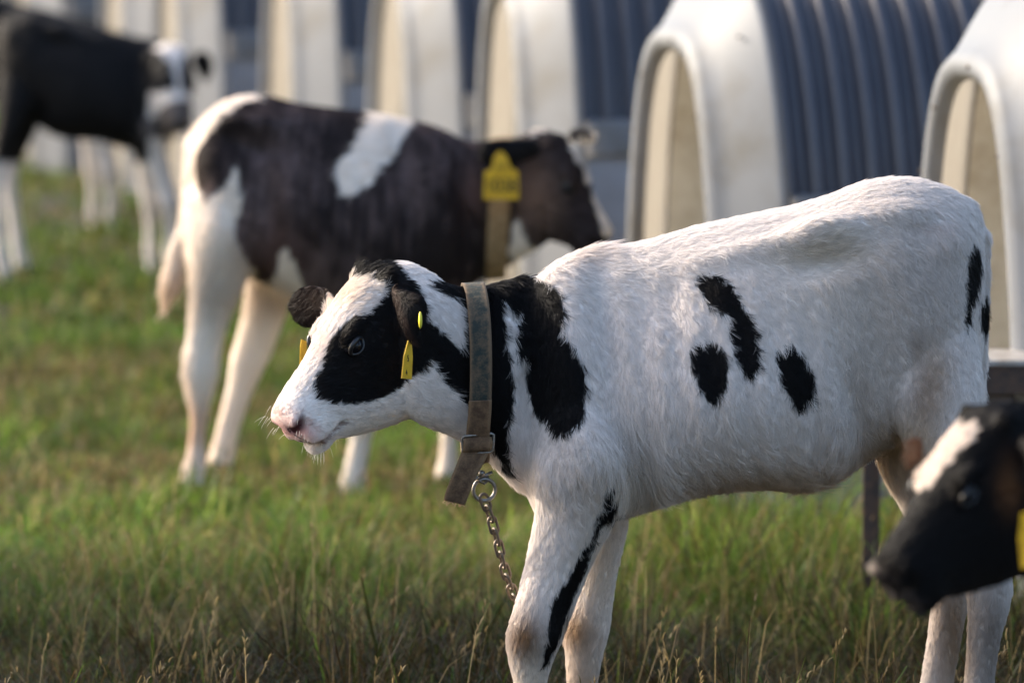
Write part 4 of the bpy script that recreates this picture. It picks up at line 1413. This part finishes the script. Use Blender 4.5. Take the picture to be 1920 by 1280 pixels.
LM = link_mesh()
cp = catmull([(908, 937, -.10), (914, 952, -.098), (925, 985, -.094), (937, 1030, -.088), (948, 1072, -.08), (962, 1112, -.066), (975, 1148, -.05), (1000, 1230, -.02), (1030, 1330, .01), (1050, 1430, .03), (1062, 1520, .04)], 30)
cw = np.array([P(a, b, Y1 + c) for a, b, c in cp])
seg = np.concatenate([[0], np.cumsum(np.linalg.norm(np.diff(cw, axis=0), axis=1))])
pitch, i, d = .0182, 0, .004
while d < seg[-1] - .02:
    p0 = np.array([np.interp(d, seg, cw[:, a]) for a in range(3)])
    p1 = np.array([np.interp(d + .01, seg, cw[:, a]) for a in range(3)])
    z = Vector(p1 - p0).normalized()
    tw = (.45 if i % 2 == 0 else .45 + math.pi / 2) + random.uniform(-.15, .15)
    x = Vector((math.cos(tw), math.sin(tw), 0))
    x = (x - z * x.dot(z)).normalized()
    o = link('link', LM, ch)
    o.rotation_mode = 'QUATERNION'
    o.rotation_quaternion = Matrix((x, z.cross(x), z)).transposed().to_quaternion()
    o.location = p0 - cbase
    d += pitch
    i += 1

# ------------------------------------------------------------------ ear tags
def text_mesh(s, size):
    cu = bpy.data.curves.new('txt', 'FONT')
    cu.body = s
    cu.size = size
    cu.align_x = 'CENTER'
    cu.align_y = 'CENTER'
    cu.extrude = .0003
    o = bpy.data.objects.new('txt', cu)
    COL.objects.link(o)
    me_ = bpy.data.meshes.new_from_object(o.evaluated_get(bpy.context.evaluated_depsgraph_get()))
    bpy.data.objects.remove(o)
    return me_


def tag(label, quad, Y, writing=(), thick=.0018):
    """quad: outline (u, v, depth) round the plate, first at the top"""
    pts = np.array([P(a, b, Y + c) for a, b, c in quad])
    base = pts.mean(0)
    root = empty('ear_tag', base, label, 'ear tag', 'yellow plastic ear tags')
    nrm = np.cross(pts[1] - pts[0], pts[2] - pts[0])
    nrm /= np.linalg.norm(nrm)
    if nrm[1] > 0:
        nrm = -nrm
    m = MB()
    n = len(pts)
    m.add(np.vstack([pts + nrm * thick / 2, pts - nrm * thick / 2]), [tuple(range(n)), tuple(range(2 * n - 1, n - 1, -1))] + [(i, i + n, (i + 1) % n + n, (i + 1) % n) for i in range(n)])
    m.build('plate', M_YELLOW, root, False, base)
    for (txt, u, v, c, size, rot, sx) in writing:
        o = link('lettering', text_mesh(txt, size), root, (M_INK,))
        X = Vector((1, 0, 0))
        nz = Vector(nrm)
        X = (X - nz * X.dot(nz)).normalized()
        Yv = nz.cross(X)
        mt = Matrix((X, Yv, nz)).transposed().to_4x4() @ Matrix.Rotation(rot, 4, 'Z') @ Matrix.Diagonal((sx, 1, 1, 1))
        mt.translation = Vector(P(u, v, Y + c) - base + nrm * (thick / 2 + .0004))
        o.matrix_local = mt
    return root, base


t1, b1 = tag('narrow yellow ear tag hanging under the near ear of the white calf', [(765, 638, -.196), (771, 641, -.188), (773, 668, -.186), (771, 711, -.186), (753, 709, -.200), (757, 668, -.199)], Y1,
             [('5', 764, 672, -.193, .013, .1, .7), ('44', 762, 698, -.193, .012, .1, .6)])
v_, f_ = ellipsoid((0, 0, 0), (.003, .009, .0125), 16, 10)
o = link('stud', mesh_np('stud', v_, f_), t1, (simple('pale_yellow_stud', (.72, .62, .05), .4),))
o.location = P(788, 600, Y1 - .203) - b1
tag('narrow yellow ear tag under the far ear of the white calf, beside its brow', [(565, 636, .0), (574, 640, .015), (573, 668, .015), (566, 690, .0), (562, 690, -.004), (563, 650, -.003)], Y1)
tag('wide yellow numbered ear tag on the dark brown calf', [(938, 282, -.215), (950, 292, -.215), (958, 314, -.215), (972, 322, -.215), (973, 374, -.212), (906, 374, -.212), (908, 322, -.215), (922, 316, -.215), (926, 292, -.215)], Y2,
    [('1038', 940, 349, -.2145, .043, 0, .78), ('IE 37', 941, 314, -.216, .014, 0, .8)])
tag('yellow ear tag at the ear of the black blazed calf', [(1914, 962, -.19), (1930, 958, -.19), (1934, 1060, -.19), (1914, 1066, -.185), (1909, 1010, -.186)], Y3)

# ------------------------------------------------------------------ feed rail
yr = 10.12
g0 = P(1625, 1185, yr)
rail = empty('feed_rail', (g0[0], yr, -.01), 'dark steel feed rail on thin posts behind the white calf hind legs', 'feed rail')
rb = np.array(rail.location)
mb = MB()
a, b = P(1598, 680, yr), P(2150, 680, yr)
zc = P(1700, 707, yr)[2]
mb.box(((a[0] + b[0]) / 2, yr, zc), (b[0] - a[0], .012, .058))
mb.build('side_plate', M_IRON, rail, False, rb)
mb = MB()
mb.box(((a[0] + b[0]) / 2, yr + .09, P(1700, 679, yr)[2]), (b[0] - a[0] + .01, .205, .009))
mb.build('top_edge', simple('pale_top_edge', (.42, .40, .38), .45, .3, col2=(.28, .24, .2), scale=30), rail, False, rb)  # top edge paler than the plates
mb = MB()
mb.box(((a[0] + b[0]) / 2, yr + .17, zc - .04), (b[0] - a[0], .012, .10))
mb.build('back_plate', M_IRON, rail, False, rb)
for uu, y_, wd in ((1628, yr + .012, .013), (2130, yr + .012, .022), (1640, yr + .155, .020), (2140, yr + .155, .022)):
    x = P(uu, 900, y_)[0]
    mb = MB()
    zt = zc - .0
    mb.box((x, y_ + .004, (zt - .05) / 2), (wd, .005, zt + .05))
    mb.box((x - wd / 2, y_ + .014, (zt - .05) / 2), (.005, .016, zt + .05))
    mb.build('post', M_IRON, rail, False, rb)
mb = MB()
x = P(1878, 770, yr)[0]
mb.box((x, yr + .011, P(1878, 770, yr)[2]), (.042, .006, .066))
mb.build('bracket', simple('rusty_bracket', (.075, .055, .042), .7, .2, col2=(.11, .07, .045), scale=60, bump=.4), rail, False, rb)

# ------------------------------------------------------------------ grass
def make_grass():
    r = np.random.default_rng(11)
    patch, patch2, tuft = sines(31, 1.3), sines(32, .42), sines(33, .16)
    V, C, F = [], [], []
    tot = 0
    GREEN = np.array([[.052, .115, .008], [.088, .148, .018], [.036, .075, .010], [.130, .168, .030], [.066, .112, .022]])
    DRAB = np.array([[.20, .145, .055], [.12, .078, .030], [.29, .225, .105], [.065, .040, .017], [.12, .105, .028]])

    def emit(root, h, w, d, curl, col):
        """blades from root, height h, width w, sideways reach d (n, 3), curl of the tip"""
        nonlocal tot
        n = len(root)
        fa = np.arctan2(d[:, 1], d[:, 0]) + r.normal(math.pi / 2, .7, n)
        wv = np.stack([np.cos(fa) * w / 2, np.sin(fa) * w / 2, np.zeros(n)], -1)
        up = np.array([0, 0, 1.0])
        k = h[:, None]
        ln = np.linalg.norm(d, axis=1)[:, None]
        p1 = root + k * (.42 * up + .22 * d)
        p2 = root + k * ((.80 - .16 * ln) * up + .62 * d)
        p3 = root + k * ((.98 - (.42 + curl[:, None]) * ln) * up + 1.12 * d)
        vs_ = np.stack([root - wv, root + wv, p1 + wv * .85, p1 - wv * .85, p2 + wv * .5, p2 - wv * .5, p3], 1)
        i0 = tot + np.arange(n)[:, None] * 7
        F.append(np.concatenate([i0 + np.array(t) for t in ((0, 1, 2), (0, 2, 3), (3, 2, 4), (3, 4, 5), (5, 4, 6))]))
        V.append(vs_.reshape(-1, 3))
        tot += n * 7
        c = np.repeat(col[:, None], 7, 1)
        low = np.array([.35, .35, .70, .70, 1, 1, 1.05])[None, :, None]      # shade low among the blades put into the colour, straw-brown at the foot
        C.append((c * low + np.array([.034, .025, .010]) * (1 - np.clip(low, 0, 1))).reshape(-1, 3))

    def spots(n, y0, y1, half0, half1, sy=1.0):
        y = y0 + (y1 - y0) * r.uniform(size=n) ** sy
        return r.uniform(-1, 1, n) * (half0 + (half1 - half0) * (y - y0) / (y1 - y0)), y

    def lush(x, y):
        p = np.stack([x, y, np.zeros_like(x)], -1)
        return patch(p) * .6 + patch2(p) * .5

    SHADED = np.array([[.046, .027, .010], [.028, .016, .006], [.016, .026, .004], [.070, .046, .018], [.022, .034, .007]])

    def colours(n, pd, g, y):
        isd = r.uniform(size=n) < pd
        c = np.where(isd[:, None], DRAB[r.integers(0, 5, n)], GREEN[r.integers(0, 5, n)]) * r.uniform(.65, 1.2, (n, 1))
        c *= (1.12 + .55 * np.exp(-((y - 11.3) / 1.3) ** 2) * np.clip(.7 + .5 * g, .2, 1.4))[:, None]  # brighter mid strip: sunlight put into the blade colour
        # shade on the near strip put into the colour: darkened green and brown thatch
        shaded = r.uniform(size=n) < np.clip((10.2 + .35 * g - y) / .8, 0, 1) * .96
        c[shaded] = SHADED[r.integers(0, 5, shaded.sum())] * r.uniform(.6, 1.3, (shaded.sum(), 1))
        return c

    def tufts(nt, per, y0, y1, half0, half1, h, w, rad, sy=1.0, dead=.22, hmul=None):
        x, y = spots(nt, y0, y1, half0, half1, sy)
        g = lush(x, y)
        th = h * np.exp(np.clip(r.normal(0, .32, nt), -.8, .5)) * np.clip(1 + .28 * g, .5, 1.5)
        if hmul is not None:
            th *= hmul(x, y)
        td = np.clip(dead - .24 * g + r.normal(0, .22, nt), .02, .98)
        lx, ly = r.normal(.05, .22, nt), r.normal(0, .2, nt)
        i = np.repeat(np.arange(nt), per)
        n = len(i)
        a, q = r.uniform(0, 2 * math.pi, n), np.sqrt(r.uniform(size=n))
        ox, oy = np.cos(a) * q * rad, np.sin(a) * q * rad
        xx, yy = x[i] + ox, y[i] + oy
        lean = np.abs(r.normal(0, .30, n)) + .45 * q
        d = np.stack([np.cos(a) * lean + lx[i], np.sin(a) * lean + ly[i], np.zeros(n)], -1)
        root = np.stack([xx, yy, ground_z(xx, yy) - .008], -1)
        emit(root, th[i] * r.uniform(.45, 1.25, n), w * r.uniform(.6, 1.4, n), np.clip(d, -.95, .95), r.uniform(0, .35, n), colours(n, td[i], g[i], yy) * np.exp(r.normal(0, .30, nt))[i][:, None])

    def litter(n, y0, y1, half0, half1, h, w, sy=1.0, dead=.6):
        x, y = spots(n, y0, y1, half0, half1, sy)
        g = lush(x, y)
        a = r.uniform(0, 2 * math.pi, n)
        lean = np.abs(r.normal(.75, .5, n))
        d = np.stack([np.cos(a) * lean, np.sin(a) * lean, np.zeros(n)], -1)
        root = np.stack([x, y, ground_z(x, y) - .006 + r.uniform(0, .03, n) * (lean > .8)], -1)
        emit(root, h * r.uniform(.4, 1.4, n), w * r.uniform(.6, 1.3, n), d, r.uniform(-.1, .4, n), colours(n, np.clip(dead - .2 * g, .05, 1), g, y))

    def stalks(n, y0, y1, half0, half1, h, w):
        x, y = spots(n, y0, y1, half0, half1)
        a = r.uniform(0, 2 * math.pi, n)
        lean = np.abs(r.normal(0, .30, n)) + .06
        d = np.stack([np.cos(a) * lean + .1, np.sin(a) * lean, np.zeros(n)], -1)
        root = np.stack([x, y, ground_z(x, y)], -1)
        hh = h * r.uniform(.6, 1.3, n)
        col = np.array([.34, .25, .12]) * r.uniform(.5, 1.25, (n, 1)) + r.normal(0, .01, (n, 1))
        emit(root, hh, np.full(n, w), d, r.uniform(-.2, .2, n), np.clip(col, .02, 1))
        for j in range(9):                                  # the seed heads: short husks up the last third
            t = .70 + .30 * r.uniform(size=n)
            b_ = root + hh[:, None] * ((.98 * t - .36 * t * t * np.linalg.norm(d, axis=1))[:, None] * np.array([0, 0, 1.0]) + (1.0 * t * t)[:, None] * d)
            aa = r.uniform(0, 2 * math.pi, n)
            dd = np.stack([np.cos(aa) * .5, np.sin(aa) * .5, np.zeros(n)], -1) + d
            keep = (t > .74) & (np.arange(n) % 3 > 0)
            emit(b_[keep], np.full(keep.sum(), .014), np.full(keep.sum(), w * 1.2), dd[keep], np.zeros(keep.sum()), np.clip(col[keep] * .9, .02, 1))

    tall = lambda x, y: 1 + .75 * np.exp(-((y - 10.75) / .5) ** 2) * (x > .15)
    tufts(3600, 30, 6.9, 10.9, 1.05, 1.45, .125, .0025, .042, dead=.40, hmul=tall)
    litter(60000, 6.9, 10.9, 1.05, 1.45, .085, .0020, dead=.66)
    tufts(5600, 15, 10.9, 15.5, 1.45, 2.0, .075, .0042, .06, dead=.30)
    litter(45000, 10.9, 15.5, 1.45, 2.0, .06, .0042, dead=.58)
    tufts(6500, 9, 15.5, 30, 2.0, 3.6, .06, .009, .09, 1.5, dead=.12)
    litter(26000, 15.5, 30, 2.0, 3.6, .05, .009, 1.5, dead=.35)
    stalks(420, 7.2, 9.9, 1.05, 1.3, .25, .0021)
    stalks(260, 9.7, 14.5, 1.3, 1.9, .22, .0026)
    V_, C_, F_ = np.vstack(V), np.vstack(C), np.vstack(F)
    me = mesh_np('grass', V_, F_.astype(np.int32))
    a = me.color_attributes.new('tint', 'FLOAT_COLOR', 'POINT')
    a.data.foreach_set('color', np.hstack([C_, np.ones((len(C_), 1))]).astype(np.float32).ravel())
    o = link('grass', me, None, (M_GRASS,))
    o['kind'] = 'stuff'
    o['label'] = 'rough green and straw coloured pasture grass'


make_grass()
